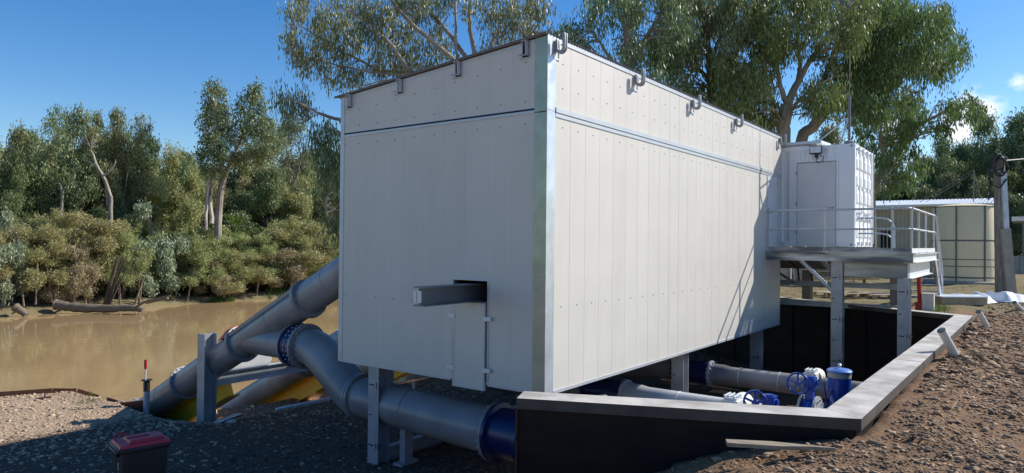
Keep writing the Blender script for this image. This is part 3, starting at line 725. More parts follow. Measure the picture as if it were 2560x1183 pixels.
MB().box(CU0 - .03, CU0 + .05, DV0 - .045, DV0 - .004, CB + .02, 3.87).box(CU0 - .03, CU0 + .05, DV1 + .004, DV1 + .045, CB + .02, 3.87).box(CU0 - .03, CU0 + .05, DV0 - .004, DV1 + .004, 3.826, 3.87).build('door_frame', MT['container'], dr, smooth=False)
MB().box(CU0 - .024, CU0 - .018, DV0 - .004, DV0 + .012, CB + .05, 3.82).box(CU0 - .024, CU0 - .018, DV1 - .012, DV1 + .004, CB + .05, 3.82).box(CU0 - .024, CU0 - .018, DV0 + .012, DV1 - .012, 3.80, 3.825).build('door_seal', MT['container_grey'], dr, smooth=False)
for z in (1.95, 2.7, 3.5): MB().box(CU0 - .034, CU0 - .018, DV1 - .02, DV1 + .03, z, z + .11).build('hinge', MT['galv_dull'], dr, smooth=False)
MB().disc((CU0 - .03, DV0 + .08, 2.62), (1, 0, 0), .03, .02, 14).tube([(CU0 - .03, DV0 + .08, 2.62), (CU0 - .08, DV0 + .08, 2.62), (CU0 - .08, DV0 + .21, 2.62)], .011, 8).build('handle', MT['galv_dull'], dr)
# doors at the sunlit end
for (a, b_) in ((CU0 + .13, (CU0 + CU1) / 2 - .006), ((CU0 + CU1) / 2 + .006, CU1 - .13)):
    d = MB(); zz_ = [CB + .13]
    d.box(a, b_, CV0 + .035, CV0 + .07, CB + .13, CT - .11)
    for k in range(5):
        z0_ = CB + .22 + k * .44
        d.prism([(a + .06, CV0 + .034, z0_), (a + .10, CV0 + .004, z0_ + .05), (a + .10, CV0 + .004, z0_ + .27), (a + .06, CV0 + .034, z0_ + .32)], (b_ - a - .12, 0, 0))
    dd_ = d.build('end_door', MT['container'], cont, smooth=False)
    MB().box(a - .006, a, CV0 + .03, CV0 + .05, CB + .13, CT - .11).box(b_, b_ + .005, CV0 + .03, CV0 + .05, CB + .13, CT - .11).build('door_seal', MT['container_grey'], dd_, smooth=False)
    for fx in (.27, .73):
        x_ = a + (b_ - a) * fx
        r_ = MB().tube([(x_, CV0 - .035, CB + .04), (x_, CV0 - .035, CT - .03)], .017, 10)
        for z in (CB + .1, CB + .75, CB + 1.5, CT - .2, CT - .1): r_.box(x_ - .045, x_ + .045, CV0 - .055, CV0 + .006, z - .04, z + .04)
        r_.build('lock_rod', MT['container'], dd_)
    MB().bar((a + .1, CV0 - .05, CB + .92), (a + .55, CV0 - .05, CB + .90), .02, .03).box(a + .42, a + .58, CV0 - .06, CV0, CB + .84, CB + .97).build('door_handle', MT['container'], dd_, smooth=False)
MB().tube([(CU1 + .03, CV0 + .02, CB + .1), (CU1 + .03, CV0 + .02, CT - .15)], .045, 12).disc((CU1 + .03, CV0 + .02, CT - .1), (0, 0, 1), .055, .12, 12).build('downpipe', MT['pvc'], cont)
rp = MB().obox((CU0 + .55, 5.0, CT + .12), (.55, 0, .02), (0, .65, 0), (0, 0, .035)).box(CU0 + .2, CU0 + .9, 4.5, 4.6, CT, CT + .1).box(CU0 + .2, CU0 + .9, 5.4, 5.5, CT, CT + .1).build('roof_panel', MT['plate'], cont, smooth=False)
fl = MB().obox((CU0 - .12, 4.45, CT - .12), (.03, 0, -.012), (0, .15, 0), (.012, 0, .10)).build('floodlight', MT['black'], cont, smooth=False, bevel=.01)
MB().obox((CU0 - .153, 4.45, CT - .117), (.004, 0, -.0016), (0, .13, 0), (.010, 0, .082)).build('lamp_glass', mat('lamp_glass', (.75, .77, .74), .2), fl, smooth=False)
MB().box(CU0 - .10, CU0, 4.42, 4.48, CT - .32, CT - .22).tube([(CU0 - .05, 4.38, CT - .25), (CU0 - .06, 4.28, CT - .3), (CU0 - .06, 4.30, CT - .42), (CU0 - .05, 4.42, CT - .45), (CU0 - .04, 4.47, CT - .38), (CU0 - .04, 4.42, CT - .30)], .010, 6).build('lamp_bracket', MT['black'], fl)
ant = MB().tube([(CU0 + .18, CV0 + .17, CT), (CU0 + .18, CV0 + .17, CT + 1.25)], .034, 10).tube([(CU0 + .18, CV0 + .17, CT + 1.25), (CU0 + .18, CV0 + .17, CT + 2.4)], .012, 8).lathe((CU0 + .18, CV0 + .17, CT), [(.12, 0), (.12, .06), (.06, .10)], 14)
ant = ant.build('aerial_mast', MT['galv_dark'], cont)
MB().tube([(CU0 + .18, CV0 + .17, CT + .72), (CU0 + .12, CV0 + .38, CT + .02)], .022, 8).build('mast_stay', MT['pvc'], ant)
MB().tube([(CU0 + .18, CV0 + .17, CT + .72), (CU0 + .9, CV0 + 1.35, CT + .02)], .020, 8).build('mast_stay', MT['galv_dull'], ant)
MB().bar((CU0 + .23, CV0 + .13, CT), (CU0 + .23, CV0 + .13, CT + 1.3), .015, .02).build('aerial_cable', MT['black'], ant, smooth=False)

def gp(x, y, zmax=90):
    """where the ground is seen at photo pixel x, y"""
    zs = np.arange(3.2, zmax, .04); d = (px(x, y, 1) - EYE)
    P = np.array(EYE)[None] + zs[:, None] * np.array(d)[None]
    hit = P[:, 2] <= 1.65 - ground_h(P[:, 0], P[:, 1])
    i = int(np.argmax(hit)) if hit.any() else len(zs) - 1
    return Vector(P[i])
def zof(p): return (V3(p) - EYE).dot(F_)

# ------------------------------------------------------------------ inclined pump tubes and discharge pipes
def hinc(v): return .60 + .49 * (v - 9.94)
INC = Vector((0, 1, -.49)).normalized(); PERP = Vector((0, -.49, -1)).normalized()
def inc_pt(u, v, off=0): return Vector((u, v, 1.65 - hinc(v))) + PERP * off
where = ['nearest the red-lidded bin', 'middle of three', 'farthest of three']
for i, ul in enumerate((8.2, 11.45, 14.65)):
    t = thing('inclined_pump_tube', 'grey inclined tube on a yellow rail, ' + where[i], 'pipe', inc_pt(ul, 16.6), 'inclined pump tubes on the bank')
    br_ = MB().tube([inc_pt(ul, 9.55), inc_pt(ul, 21.5)], .315, 36)
    for v_ in (10.2, 11.9, 14.3, 16.2): br_.disc(inc_pt(ul, v_), INC, .321, .018, 36)
    br_.build('barrel', MT['pipe'], t)
    for v_ in (10.95, 13.12, 15.35):
        f = MB()
        for s_ in (-.022, .022): f.disc(inc_pt(ul, v_) + INC * s_, INC, .385, .036, 36)
        f.bolts(inc_pt(ul, v_), INC, .352, 20, .016, .13)
        f.build('flange', MT['pipe'], t)
    MB().bar(inc_pt(ul, 10.99, -.325), inc_pt(ul, 13.05, -.325), .20, .03, (0, .49, 1)).bar(inc_pt(ul, 10.99, -.20) + Vector((-.29, 0, 0)), inc_pt(ul, 13.05, -.20) + Vector((-.29, 0, 0)), .03, .07, (0, .49, 1)).build('guide_strip', MT['pipe'], t, smooth=False)
    MB().tube([(ul, 12.95, 1.65 - 2.02), (ul, 11.28, 1.65 - 2.0)], .30, 36).build('branch', MT['pipe'], t)
    MB().ibeam(inc_pt(ul + .30, 14.25, .52), inc_pt(ul + .30, 20.5, .52), .34, .48, .02, .014, (0, .49, 1)).build('yellow_rail', MT['yellow'], t, smooth=False)
    MB().bar(inc_pt(ul, 15.5, .70) + Vector((.5, 0, 0)), inc_pt(ul, 15.9, .70) + Vector((.5, 0, 0)), .3, .12, (0, .49, 1)).build('rail_shoe', MT['yellow'], t, smooth=False)
    z0_, zt_ = -1.19, -.62
    MB().prism([(ul - .12, 13.95, zt_ + .05), (ul - .05, 13.95, z0_), (ul + 1.2, 13.95, z0_), (ul + 1.27, 13.95, z0_ + .12), (ul + 1.12, 13.95, zt_ + .05)], (0, .016, 0)).build('saddle_plate', MT['plate'], t, smooth=False)
    if i == 0:
        MB().prism([(ul - .30, 13.3, -.36), (ul - .12, 13.3, -.16), (ul + .02, 13.3, -.14), (ul + .02, 13.3, -.3)], (0, .25, -.10)).build('red_cover', mat('red_cover_cloth', (.75, .05, .04), .5), t, smooth=False)
    d = thing('discharge_pipe', 'grey swan-neck discharge pipe with a blue collar in painted shade, ' + where[i], 'pipe', (ul, 9.5, -2.0), 'discharge pipes under the pump house')
    zA, zB_ = 1.65 - 2.0, 1.65 - 2.73
    el = [(ul, 11.0, zA), (ul, 10.85, zA - .005), (ul, 10.70, zA - .03), (ul, 10.55, zA - .085), (ul, 10.40, zA - .17), (ul, 10.0, zA - .46), (ul, 9.87, zA - .555), (ul, 9.76, zA - .63), (ul, 9.65, zA - .69), (ul, 9.55, zA - .722), (ul, 9.44, zB_)]
    MB().tube(el, .345, 36).build('bend', MT['pipe'], d)
    rg = MB()
    for v_, s_ in ((10.83, 0), (9.52, 0)): pass
    cl_ = MB().disc((ul, 11.15, zA), (0, 1, 0), .395, .30, 40)
    for s_ in (-.13, -.03, .07, .14): cl_.disc((ul, 11.15 + s_, zA), (0, 1, 0), .402, .012, 40)
    cl_.m = 1
    for s_ in (-.08, .02): cl_.bolts((ul, 11.15 + s_, zA), (0, 1, 0), .397, 26, .012, .025)
    cl_.build('shaded_blue_collar', [MT['shaded_blue'], MT['plate']], d)
    f = MB().disc((ul, 10.975, zA), (0, 1, 0), .43, .05, 40).bolts((ul, 10.96, zA), (0, 1, 0), .385, 20, .02, .12); f.build('flange', MT['pipe'], d)
    MB().disc((ul, 11.325, zA), (0, 1, 0), .43, .045, 40).build('flange', MT['pipe'], d)
    f = MB().disc((ul, 9.47, zB_ + .003), (0, 1, 0), .40, .045, 40).disc((ul, 9.41, zB_), (0, 1, 0), .40, .045, 40); f.build('flange', MT['pipe'], d)
    if i == 0:
        ve = 6.42; zE = 1.65 - 2.83
        MB().tube([(ul, 9.42, zB_), (ul, ve, zE)], .348, 40).build('barrel', MT['pipe'], d)
        MB().disc((ul, 8.15, (zB_ * .6 + zE * .4) + .012), (0, 1, 0), .352, .012, 40).box(ul - .02, ul + .02, 8.1, 8.16, zB_ + .28, zB_ + .42).build('weld_seam', MT['pipe'], d)
        MB().disc((ul, ve - .02, zE), (0, 1, 0), .44, .05, 40).bolts((ul, ve, zE), (0, 1, 0), .40, 22, .022, .12).build('flange', MT['pipe'], d)
        MB().lathe((ul, ve - .05, zE), [(.44, 0), (.44, .05), (.37, .07), (.37, .55), (.44, .57), (.44, .62)], 40, (0, -1, 0)).build('blue_valve', MT['shaded_blue'], d)
        MB().tube([(ul, ve - .66, zE), (ul, ve - 1.1, zE), (ul, ve - 1.3, zE), (ul, 1.45, zE)], [.36, .36, .25, .25], 32).build('pit_pipe', MT['pipe_light'], d)
    else:
        zE = 1.65 - (2.77 if i == 1 else 2.80); ve = 6.75 if i == 1 else 6.35
        MB().tube([(ul, 9.42, zB_), (ul, ve + .9, zE), (ul, ve + .5, zE), (ul, ve, zE)], [.348, .348, .24, .24], 36).build('barrel', MT['pipe'], d)
        MB().disc((ul, ve - .02, zE), (0, 1, 0), .29, .04, 36).bolts((ul, ve, zE), (0, 1, 0), .255, 16, .02, .1).build('flange', MT['shaded_blue'], d)
        MB().lathe((ul, ve - .04, zE), [(.25, 0), (.25, .75)], 36, (0, -1, 0)).tube([(ul, ve - .4, zE + .28), (ul, ve - .4, zE + .40)], .05, 10).build('blue_valve', MT['shaded_blue'], d)
        MB().disc((ul, ve - .82, zE), (0, 1, 0), .28, .05, 36).bolts((ul, ve - .82, zE), (0, 1, 0), .245, 16, .02, .1).build('flange', MT['pipe_light'], d)
        MB().tube([(ul, ve - .84, zE), (ul, ve - 1.1, zE), (ul, ve - 1.25, zE), (ul, 1.45, zE)], [.225, .225, .20, .20], 32).build('pit_pipe', MT['pipe_light'] if i == 1 else MT['pipe'], d)
        s_ = MB()
        for v_ in (4.9, 4.1, 3.7): s_.disc((ul, v_, zE), (0, 1, 0), .209, .014, 32)
        s_.build('weld_seam', MT['galv'], d)
    for v_ in (8.3, 4.6):
        st = MB()
        st.box(ul - .09, ul + .09, v_ - .06, v_ + .06, -2.02, -1.38).box(ul - .2, ul + .2, v_ - .1, v_ + .1, -2.03, -1.99)
        st.build('pipe_stand', MT['galv_dull'], d, smooth=False)

# by-pass line nearer the wall, and the valves that stand on the pit pipes
def handwheel_valve(u, v, zax, r, label, wheel_z, group):
    t = thing('handwheel_valve', label, 'valve', (u, v, zax - r), group)
    MB().disc((u, v, zax), (0, 1, 0), r * .86, .16, 32).box(u - .07, u + .07, v - .06, v + .06, zax, wheel_z - .06).disc((u, v, zax), (0, 1, 0), r * .9, .05, 10).build('body', MT['blue'], t)
    for s_ in (-1, 1): MB().disc((u, v + s_ * .11, zax), (0, 1, 0), r, .035, 32).bolts((u, v + s_ * .125, zax), (0, 1, 0), r * .82, 12, .02, .06).build('flange', MT['pipe_light'], t)
    MB().box(u - .09, u + .09, v - .09, v + .07, wheel_z - .10, wheel_z + .08).disc((u, v, wheel_z + .085), (0, 0, 1), .07, .02, 16).disc((u, v - .1, wheel_z), (0, 1, 0), .04, .05, 10).build('gearbox', MT['blue'], t)
    w = MB(); c = Vector((u - .22, v + .12, wheel_z)); R_w = .16
    w.tube([c + Vector((0, math.cos(q) * R_w, math.sin(q) * R_w)) for q in np.linspace(0, 2 * math.pi, 33)], .016, 8)
    for q in range(5):
        q = q * 2 * math.pi / 5 + .3; w.bar(c, c + Vector((0, math.cos(q) * R_w, math.sin(q) * R_w)), .03, .014, (1, 0, 0))
    w.disc(c, (1, 0, 0), .045, .05, 14).tube([c, c + Vector((.2, 0, 0))], .018, 8)
    w.build('handwheel', MT['blue'], t)
    return t
def actuator(u, v, z, label, group):
    t = thing('valve_actuator', label, 'actuator', (u, v, z - .3), group)
    MB().box(u - .16, u + .12, v - .12, v + .12, z - .12, z + .02).box(u - .05, u + .05, v - .05, v + .05, z - .42, z - .12).build('housing', MT['white'], t, bevel=.012)
    MB().tube([(u + .12, v - .02, z - .10), (u + .42, v - .02, z - .10), (u + .46, v - .02, z - .10)], [.15, .15, .11], 24).build('motor', MT['white'], t)
    c = MB().box(u - .12, u + .08, v - .09, v + .09, z + .02, z + .05)
    for s_ in (-.06, .02, .08): c.tube([(u - .14, v + s_, z + .075), (u + .12, v + s_, z + .075)], .014, 8)
    for s_ in (-.1, .06): c.tube([(u + s_, v - .1, z + .07), (u + s_, v + .1, z + .07)], .012, 8)
    c.build('bracket', MT['plate'], t)
    MB().box(u + .20, u + .30, v - .171, v - .169, z - .14, z - .07).build('warning_plate', MT['yellow'], t, smooth=False)
    return t
bp_ = thing('bypass_pipe', 'pale grey pipe low in the pit just behind the near wall', 'pipe', (9.95, 4, -1.35))
MB().tube([(9.95, 5.6, -1.10), (9.95, 1.45, -1.10)], .21, 28).build('barrel', MT['pipe_light'], bp_)
MB().disc((9.95, 5.6, -1.10), (0, 1, 0), .29, .05, 28).build('flange', MT['pipe_light'], bp_)
MB().box(9.86, 10.04, 4.5, 4.62, -2.03, -1.3).build('pipe_stand', MT['galv_dull'], bp_, smooth=False)
handwheel_valve(9.95, 2.93, -1.10, .29, 'blue valve whose handwheel just shows above the near wall', -.535, 'blue handwheel valves in the pit')
handwheel_valve(11.55, 2.78, -1.07, .36, 'blue handwheel valve with pale bolted flanges beside the big blue air valve', -.50, 'blue handwheel valves in the pit')
actuator(9.98, 3.45, -.60, 'cream valve actuator just behind the near wall, left of the half-hidden handwheel', 'cream valve actuators in the pit')
actuator(14.45, 3.45, -.86, 'cream valve actuator behind the handwheel valve on the far pit pipe', 'cream valve actuators in the pit')
av = thing('air_valve', 'big blue bucket-shaped air valve with a lid, standing on the pit pipe', 'valve', (11.5, 2.28, -.93))
ac = (11.5, 2.34, -.86)
MB().lathe(ac, [(.07, -.06), (.165, -.06), (.165, -.02), (.08, .0), (.075, .05), (.10, .09), (.14, .20), (.158, .34), (.165, .50)], 32).build('body', MT['blue'], av)
MB().lathe(ac, [(.165, .502), (.167, .504), (.167, .575), (.165, .577)], 32).build('band', mat('beige_band', (.36, .34, .29), .6), av)
MB().lathe(ac, [(.16, .58), (.18, .58), (.18, .605), (.155, .625), (.05, .645), (.02, .647)], 32).build('lid', MT['blue_lid'], av)
MB().tube([Vector(ac) + Vector((0, 0, .64)), Vector(ac) + Vector((0, 0, .70))], .018, 8).lathe(Vector(ac) + Vector((0, 0, .68)), [(.01, 0), (.03, .01), (.01, .03)], 10).build('lid_knob', MT['plate'], av)
MB().bar(Vector(ac) + Vector((-.2, .12, .02)), Vector(ac) + Vector((-.28, .16, .45)), .05, .014, (0, 1, 0)).tube([Vector(ac) + Vector((-.28, .16, .02)), Vector(ac) + Vector((0, 0, .03))], .045, 10).tube([Vector(ac) + Vector((-.12, .07, .35)), Vector(ac) + Vector((-.26, .16, .05))], .012, 6).build('lever', MT['blue'], av)
for s_ in (-1, 1): MB().bar(Vector(ac) + Vector((.02, s_ * .12, .0)), Vector(ac) + Vector((.04, s_ * .15, .2)), .05, .012, (0, 1, 0)).build('rib', MT['blue'], av, smooth=False)
MB().tube([(11.5, 2.34, -1.1), (11.5, 2.34, -.90)], .12, 18).build('riser', MT['pipe_light'], av)
MB().lathe((11.45, 1.75, -1.12), [(.215, 0), (.215, .02)], 24).build('riser_ring', MT['pipe_light'], av)

# ------------------------------------------------------------------ river-bank yard
sf = thing('support_frame', 'galvanised H-post and cross beam carrying the inclined tubes', 'frame', (7.9, 13.95, -2.2))
column(sf, 7.90, 13.95, -2.26, -.33, None, 0, wd=.28)
MB().ibeam((8.05, 14.05, -1.345), (17.6, 14.05, -1.345), .16, .28).build('cross_beam', MT['galv'], sf, smooth=False)
column(sf, 13.05, 13.95, -2.26, -1.0, None, 0, wd=.25, m='galv'); column(sf, 17.7, 13.95, -2.26, -1.0, None, 0, wd=.25, m='galv')

p = px(366, 1018, 15.4); p.z = gz(p.x, p.y); z_ = zof(p)
bore = thing('monitoring_bore', 'grey standpipe with a black cap and red-tipped rod beside the lowest inclined tube', 'standpipe', p)
top = px(367, 951, z_)
MB().tube([p - Vector((0, 0, .4)), Vector((p.x, p.y, top.z - .22))], .062, 16).build('standpipe', MT['pipe_light'], bore)
MB().tube([Vector((p.x, p.y, top.z - .24)), Vector((p.x, p.y, top.z))], .068, 16).disc(Vector((p.x, p.y, top.z + .006)), (0, 0, 1), .115, .014, 20).build('cap', MT['black'], bore)
MB().tube([Vector((p.x - .03, p.y, top.z)), Vector((p.x - .03, p.y, top.z + .28))], .018, 8).build('rod', MT['pvc'], bore)
MB().tube([Vector((p.x - .03, p.y, top.z + .26)), Vector((p.x - .03, p.y, top.z + .46))], .032, 10).build('red_tip', MT['red'], bore)
def at_ground(x, y, z):
    q = px(x, y, z); q.z = gz(q.x, q.y); return q
p = at_ground(112, 987, 16.0); z_ = zof(p)
MB().tube([p - Vector((0, 0, .2)), p + Vector((0, 0, .16))], .016, 8).bar(p + Vector((-.12, .05, .02)), p + Vector((.12, -.06, .03)), .09, .02).build('steel_stake', MT['rust'], smooth=True)
tag(bpy.data.objects['steel_stake'], 'short rusty steel stake at the edge of the gravel bank', 'stake')
ed = MB()
epx = [(-30, 1008), (60, 997), (130, 986), (190, 979), (243, 976)]
ep = [at_ground(x_, y_, 16.1 + .004 * x_) for (x_, y_) in epx]
for a, b_ in zip(ep[:-1], ep[1:]): ed.bar(a + Vector((0, 0, .0)), b_ + Vector((0, 0, .0)), .03, .22)
tag(ed.build('bank_edging', MT['rust'], smooth=False), 'low rusty steel edging along the gravel bank', 'edging')
s_ = MB(); q0, q1, q2 = at_ground(268, 998, 16.3), at_ground(300, 1008, 16.0), at_ground(362, 1020, 15.7)
s_.prism([q1 + Vector((0, 0, -.2)), q2 + Vector((0, 0, -.35)), q2 + Vector((0, 0, .30)), q1 + Vector((0, 0, .06))], (.02, .02, 0)).bar(q0, q0 + (q1 - q0) * .8, .03, .2)
tag(s_.build('sheet_pile', MT['rust'], smooth=False), 'rusty sheet pile beside the foot of the first inclined tube', 'sheet pile')
p = at_ground(322, 1003, 16.4); p.z += .05
g_ = MB().box(p.x - .16, p.x + .16, p.y - .10, p.y + .10, p.z - .1, p.z + .02).box(p.x - .16, p.x - .14, p.y - .10, p.y + .10, p.z + .02, p.z + .17).box(p.x + .14, p.x + .16, p.y - .10, p.y + .10, p.z + .02, p.z + .17).bar((p.x - .1, p.y, p.z + .02), (p.x + .12, p.y - .05, p.z + .16), .1, .02)
tag(g_.build('steel_bracket', MT['galv'], smooth=False), 'small galvanised bracket lying by the rusty sheet pile', 'bracket')
a, b_ = at_ground(690, 1000, 16.2), at_ground(832, 974, 17.0)
g_ = MB().bar(a + Vector((0, 0, .03)), b_ + Vector((0, 0, .05)), .12, .06)
tag(g_.build('edge_rail', MT['plate'], smooth=False), 'long pale steel rail lying along the river edge below the tubes', 'rail')
for k, (x, y) in enumerate(((553, 1050), (575, 1042))): pass
p = at_ground(560, 1046, 14.6)
g_ = MB().prism([p + Vector((-.3, .1, 0)), p + Vector((.35, .2, .02)), p + Vector((.3, .05, .12)), p + Vector((-.1, 0, .08))], (.05, -.2, .02)).box(p.x - .05, p.x + .1, p.y - .3, p.y - .1, p.z, p.z + .07)
tag(g_.build('broken_slab', MT['pvc'], smooth=False), 'small pale broken offcut lying at the foot of the H-post', 'offcut')

# wheelie bin
bp0 = W(-4.89, 9.22, 0); bz = gz(bp0.x, bp0.y)
ax_ = (RT * .74 + FW * .67); ax_.normalize(); sx_ = Vector((ax_.y, -ax_.x, 0))        # towards the hinge; to its right
B0 = Vector((bp0.x, bp0.y, bz))
bn = thing('wheelie_bin', 'dark wheelie bin with a red lid standing in the shade', 'bin', B0)
def bpnt(l, s, z): return B0 + ax_ * l * .88 + sx_ * s * .88 + Vector((0, 0, z))
def frus(mb, l0, l1, s0, z0, L0, L1, S0, z1):
    v = [bpnt(l, s, z0) for (l, s) in ((l0, -s0), (l1, -s0), (l1, s0), (l0, s0))] + [bpnt(l, s, z1) for (l, s) in ((L0, -S0), (L1, -S0), (L1, S0), (L0, S0))]
    return mb.add(v, [(3, 2, 1, 0), (4, 5, 6, 7)] + [(k, (k + 1) % 4, 4 + (k + 1) % 4, 4 + k) for k in range(4)])
m_ = MB(); frus(m_, -.26, .24, .22, .04, -.34, .30, .275, .97); frus(m_, -.37, .33, .30, .95, -.38, .35, .305, 1.01); frus(m_, -.385, -.34, .20, .90, -.40, -.34, .24, .97)
m_.build('body', MT['bin'], bn, bevel=.02)
m_ = MB(); frus(m_, -.36, .34, .285, 1.012, -.34, .32, .265, 1.05); frus(m_, -.22, .28, .20, 1.045, -.19, .25, .17, 1.085); frus(m_, .0, .04, .06, 1.08, .0, .04, .06, 1.086); frus(m_, -.20, .1, .015, 1.08, -.2, .1, .012, 1.10)
lid = m_.build('lid', MT['binlid'], bn, bevel=.012)
MB().tube([bpnt(-.30, -.20, 1.04), bpnt(-.32, -.215, 1.10), bpnt(-.20, -.225, 1.12), bpnt(-.16, -.21, 1.05)], .012, 8).build('lid_grip', MT['binlid'], lid)
MB().tube([bpnt(.33, -.2, 1.0), bpnt(.40, -.2, 1.03), bpnt(.40, .2, 1.03), bpnt(.33, .2, 1.0)], .018, 10).build('handle', MT['bin'], bn)
for s in (-.25, .25): MB().disc(bpnt(.20, s, .10), sx_, .10, .05, 24).disc(bpnt(.20, s, .10), sx_, .05, .06, 14).build('wheel', MT['black'], bn)
k = MB().obox(bpnt(-.333, .10, .76), sx_ * .014, ax_ * .002, Vector((0, 0, .05))).obox(bpnt(-.329, .095, .66), sx_ * .022, ax_ * .002, Vector((0, 0, .02))).obox(bpnt(-.325, .085, .61), sx_ * .016, ax_ * .002, Vector((0, 0, .018)))
k.build('number_mark', MT['white'], bn, smooth=False)

# plank and white stubs on the dirt
a, b_ = px(1818, 1124, 5.95), px(2092, 1130, 5.80); a.z = gz(a.x, a.y); b_.z = gz(b_.x, b_.y)
d = (b_ - a); d.z = 0; L = d.length; d.normalize(); s = Vector((-d.y, d.x, 0)); zz = max(a.z, b_.z) + .015
a.z = b_.z = zz
pk = MB(); h_ = .035
pl = [a, a + d * L * .48 - s * .012, a + d * L * .75 + s * .03, a + d * L + s * .03, a + d * L + s * .045, a + d * L * .72 + s * .085, a + d * L * .44 + s * .13, a + s * .12]
pk.prism([p_ + Vector((0, 0, 0)) for p_ in pl], (0, 0, h_))
tag(pk.build('timber_plank', MT['timber'], smooth=False, bevel=.004), 'weathered split timber plank lying on the dirt before the near wall', 'plank')
for k, (bx, by, tx, ty, lab) in enumerate(((2390, 892, 2353, 826, 'white plastic pipe stub leaning against the capping, nearest one'), (2468, 818, 2446, 779, 'white plastic pipe stub leaning by the far corner of the wall'), (2556, 777, 2536, 756, 'white plastic pipe stub standing in the dirt near the power pole'))):
    p = gp(bx, by); z_ = zof(p); t = px(tx, ty, z_ - .15)
    d = (t - p).normalized()
    o = MB().tube([p - d * .15, t], .060 if k == 0 else .055, 20, cap=False).tube([t, p - d * .15], .052 if k == 0 else .048, 20, cap=False).build('pipe_stub', MT['pvc'])
    tag(o, lab, 'pipe stub', 'white pipe stubs along the wall')

# ------------------------------------------------------------------ background right: tank, shed, pole, stacks
tp = px(2411, 706, 32); TR = 1.27; tz0 = gz(tp.x, tp.y)
tank = thing('water_tank', 'cream plastic water tank with dark straps in front of the shed', 'tank', (tp.x, tp.y, tz0))
tz1 = px(2411, 517, 32).z
MB().lathe((tp.x, tp.y, tz0), [(TR, .18), (TR, tz1 - tz0 - .04), (TR - .03, tz1 - tz0), (TR * .5, tz1 - tz0 + .10), (.2, tz1 - tz0 + .14)], 64).build('shell', MT['tank'], tank)
MB().lathe((tp.x, tp.y, tz0), [(TR + .4, -.1), (TR + .4, .15), (TR + .35, .18)], 48).build('base_slab', MT['block'], tank, smooth=False)
zz = [px(2411, y, 32).z for y in (602, 648, 665, 692)]
for k, z in enumerate(zz): MB().lathe((tp.x, tp.y, z), [(TR + .012, -.035 if k in (0, 3) else -.018), (TR + .018, 0), (TR + .012, .035 if k in (0, 3) else .018)], 64).build('strap', MT['band'], tank)
MB().lathe((tp.x, tp.y, tz1), [(TR + .012, -.05), (TR + .015, -.01)], 64).build('rim', MT['band'], tank)
dirc = (EYE - tp); dirc.z = 0; dirc.normalize(); sdc = Vector((-dirc.y, dirc.x, 0))
for q in (-62, -14, 36, 85):
    w_ = dirc * math.cos(R(q)) + sdc * math.sin(R(q))
    c = Vector((tp.x, tp.y, 0)) + w_ * (TR + .025)
    MB().bar(c + Vector((0, 0, tz0 + .18)), c + Vector((0, 0, tz1)), .06, .03, w_).build('upright_strap', MT['band'], tank, smooth=False)
sh0, sv0, sv1 = 46.0, 1.9, 15.0
sz0 = gz(46, 5) - .1; sz1 = 3.95
shed = thing('shed', 'long beige ribbed-metal shed with a pale corrugated roof behind the tank', 'shed', (sh0, sv0, sz0))
yy = np.arange(sv0, sv1, .03); aa = sh0 + .032 * np.clip(np.sin(yy / .19 * 2 * math.pi) * 2, -1, 1)
vv = np.concatenate([np.stack([aa, yy, 0 * yy + sz0], -1), np.stack([aa, yy, 0 * yy + sz1], -1)]); nn_ = len(yy)
np_mesh('wall', vv, [(i, i + 1, nn_ + i + 1, nn_ + i) for i in range(nn_ - 1)], MT['shed'], shed)
MB().box(sh0 + .04, sh0 + 6, sv0, sv0 + .04, sz0, sz1).box(sh0 + 6, sh0 + 6.04, sv0, sv1, sz0, sz1 + .6).box(sh0 + .04, sh0 + 6, sv1 - .04, sv1, sz0, sz1).build('end_wall', MT['shed'], shed, smooth=False)
yy = np.arange(sv0 - .25, sv1 + .3, .035); rz = .02 * np.sin(yy / .19 * 2 * math.pi)
rows = [np.stack([0 * yy + uu, yy, rz + zz_], -1) for uu, zz_ in ((sh0 - .45, sz1 + .06), (sh0 + 6.3, sz1 + .75))]
nn_ = len(yy); top_ = np.concatenate(rows); F1 = np.array([(i, i + 1, nn_ + i + 1, nn_ + i) for i in range(nn_ - 1)])
np_mesh('roof', np.concatenate([top_, top_ - [0, 0, .03]]), np.concatenate([F1, F1[:, ::-1] + len(top_)]), MT['shedroof'], shed, smooth=True)
MB().box(sh0 - .50, sh0 - .455, sv0 - .25, sv1, sz1 - .02, sz1 + .10).build('fascia', MT['shedroof'], shed, smooth=False)
MB().box(sh0 - .62, sh0 - .51, sv0 - .25, sv0 + 1.5, sz1 - .22, sz1 + .02).build('gutter', MT['plate'], shed, smooth=False)
for (ya, yb) in ((6.55, 7.2), (3.05, 3.5)): MB().box(sh0 - .03, sh0 - .021, ya, yb, .9, 2.55).build('window', MT['dark'], shed, smooth=False)
mast = thing('service_mast', 'thin steel mast with stay wires on the shed roof', 'mast', (sh0 + .3, 2.75, sz1 + .1))
m0 = px(2434, 500, zof((sh0 + .3, 2.75, sz1 + .15))); mt_ = px(2434, 425, zof((sh0 + .3, 2.75, sz1 + .15)))
MB().tube([m0 - Vector((0, 0, .1)), mt_], .025, 8).build('pole', MT['galv_dark'], mast)
MB().tube([mt_, m0 + Vector((0, -.35, 0))], .014, 6).tube([mt_, m0 + Vector((0, 2.6, -.05))], .016, 6).tube([mt_ - Vector((0, 0, .15)), m0 + Vector((0, 2.3, -.05))], .016, 6).build('stay_wire', MT['galv_dark'], mast)

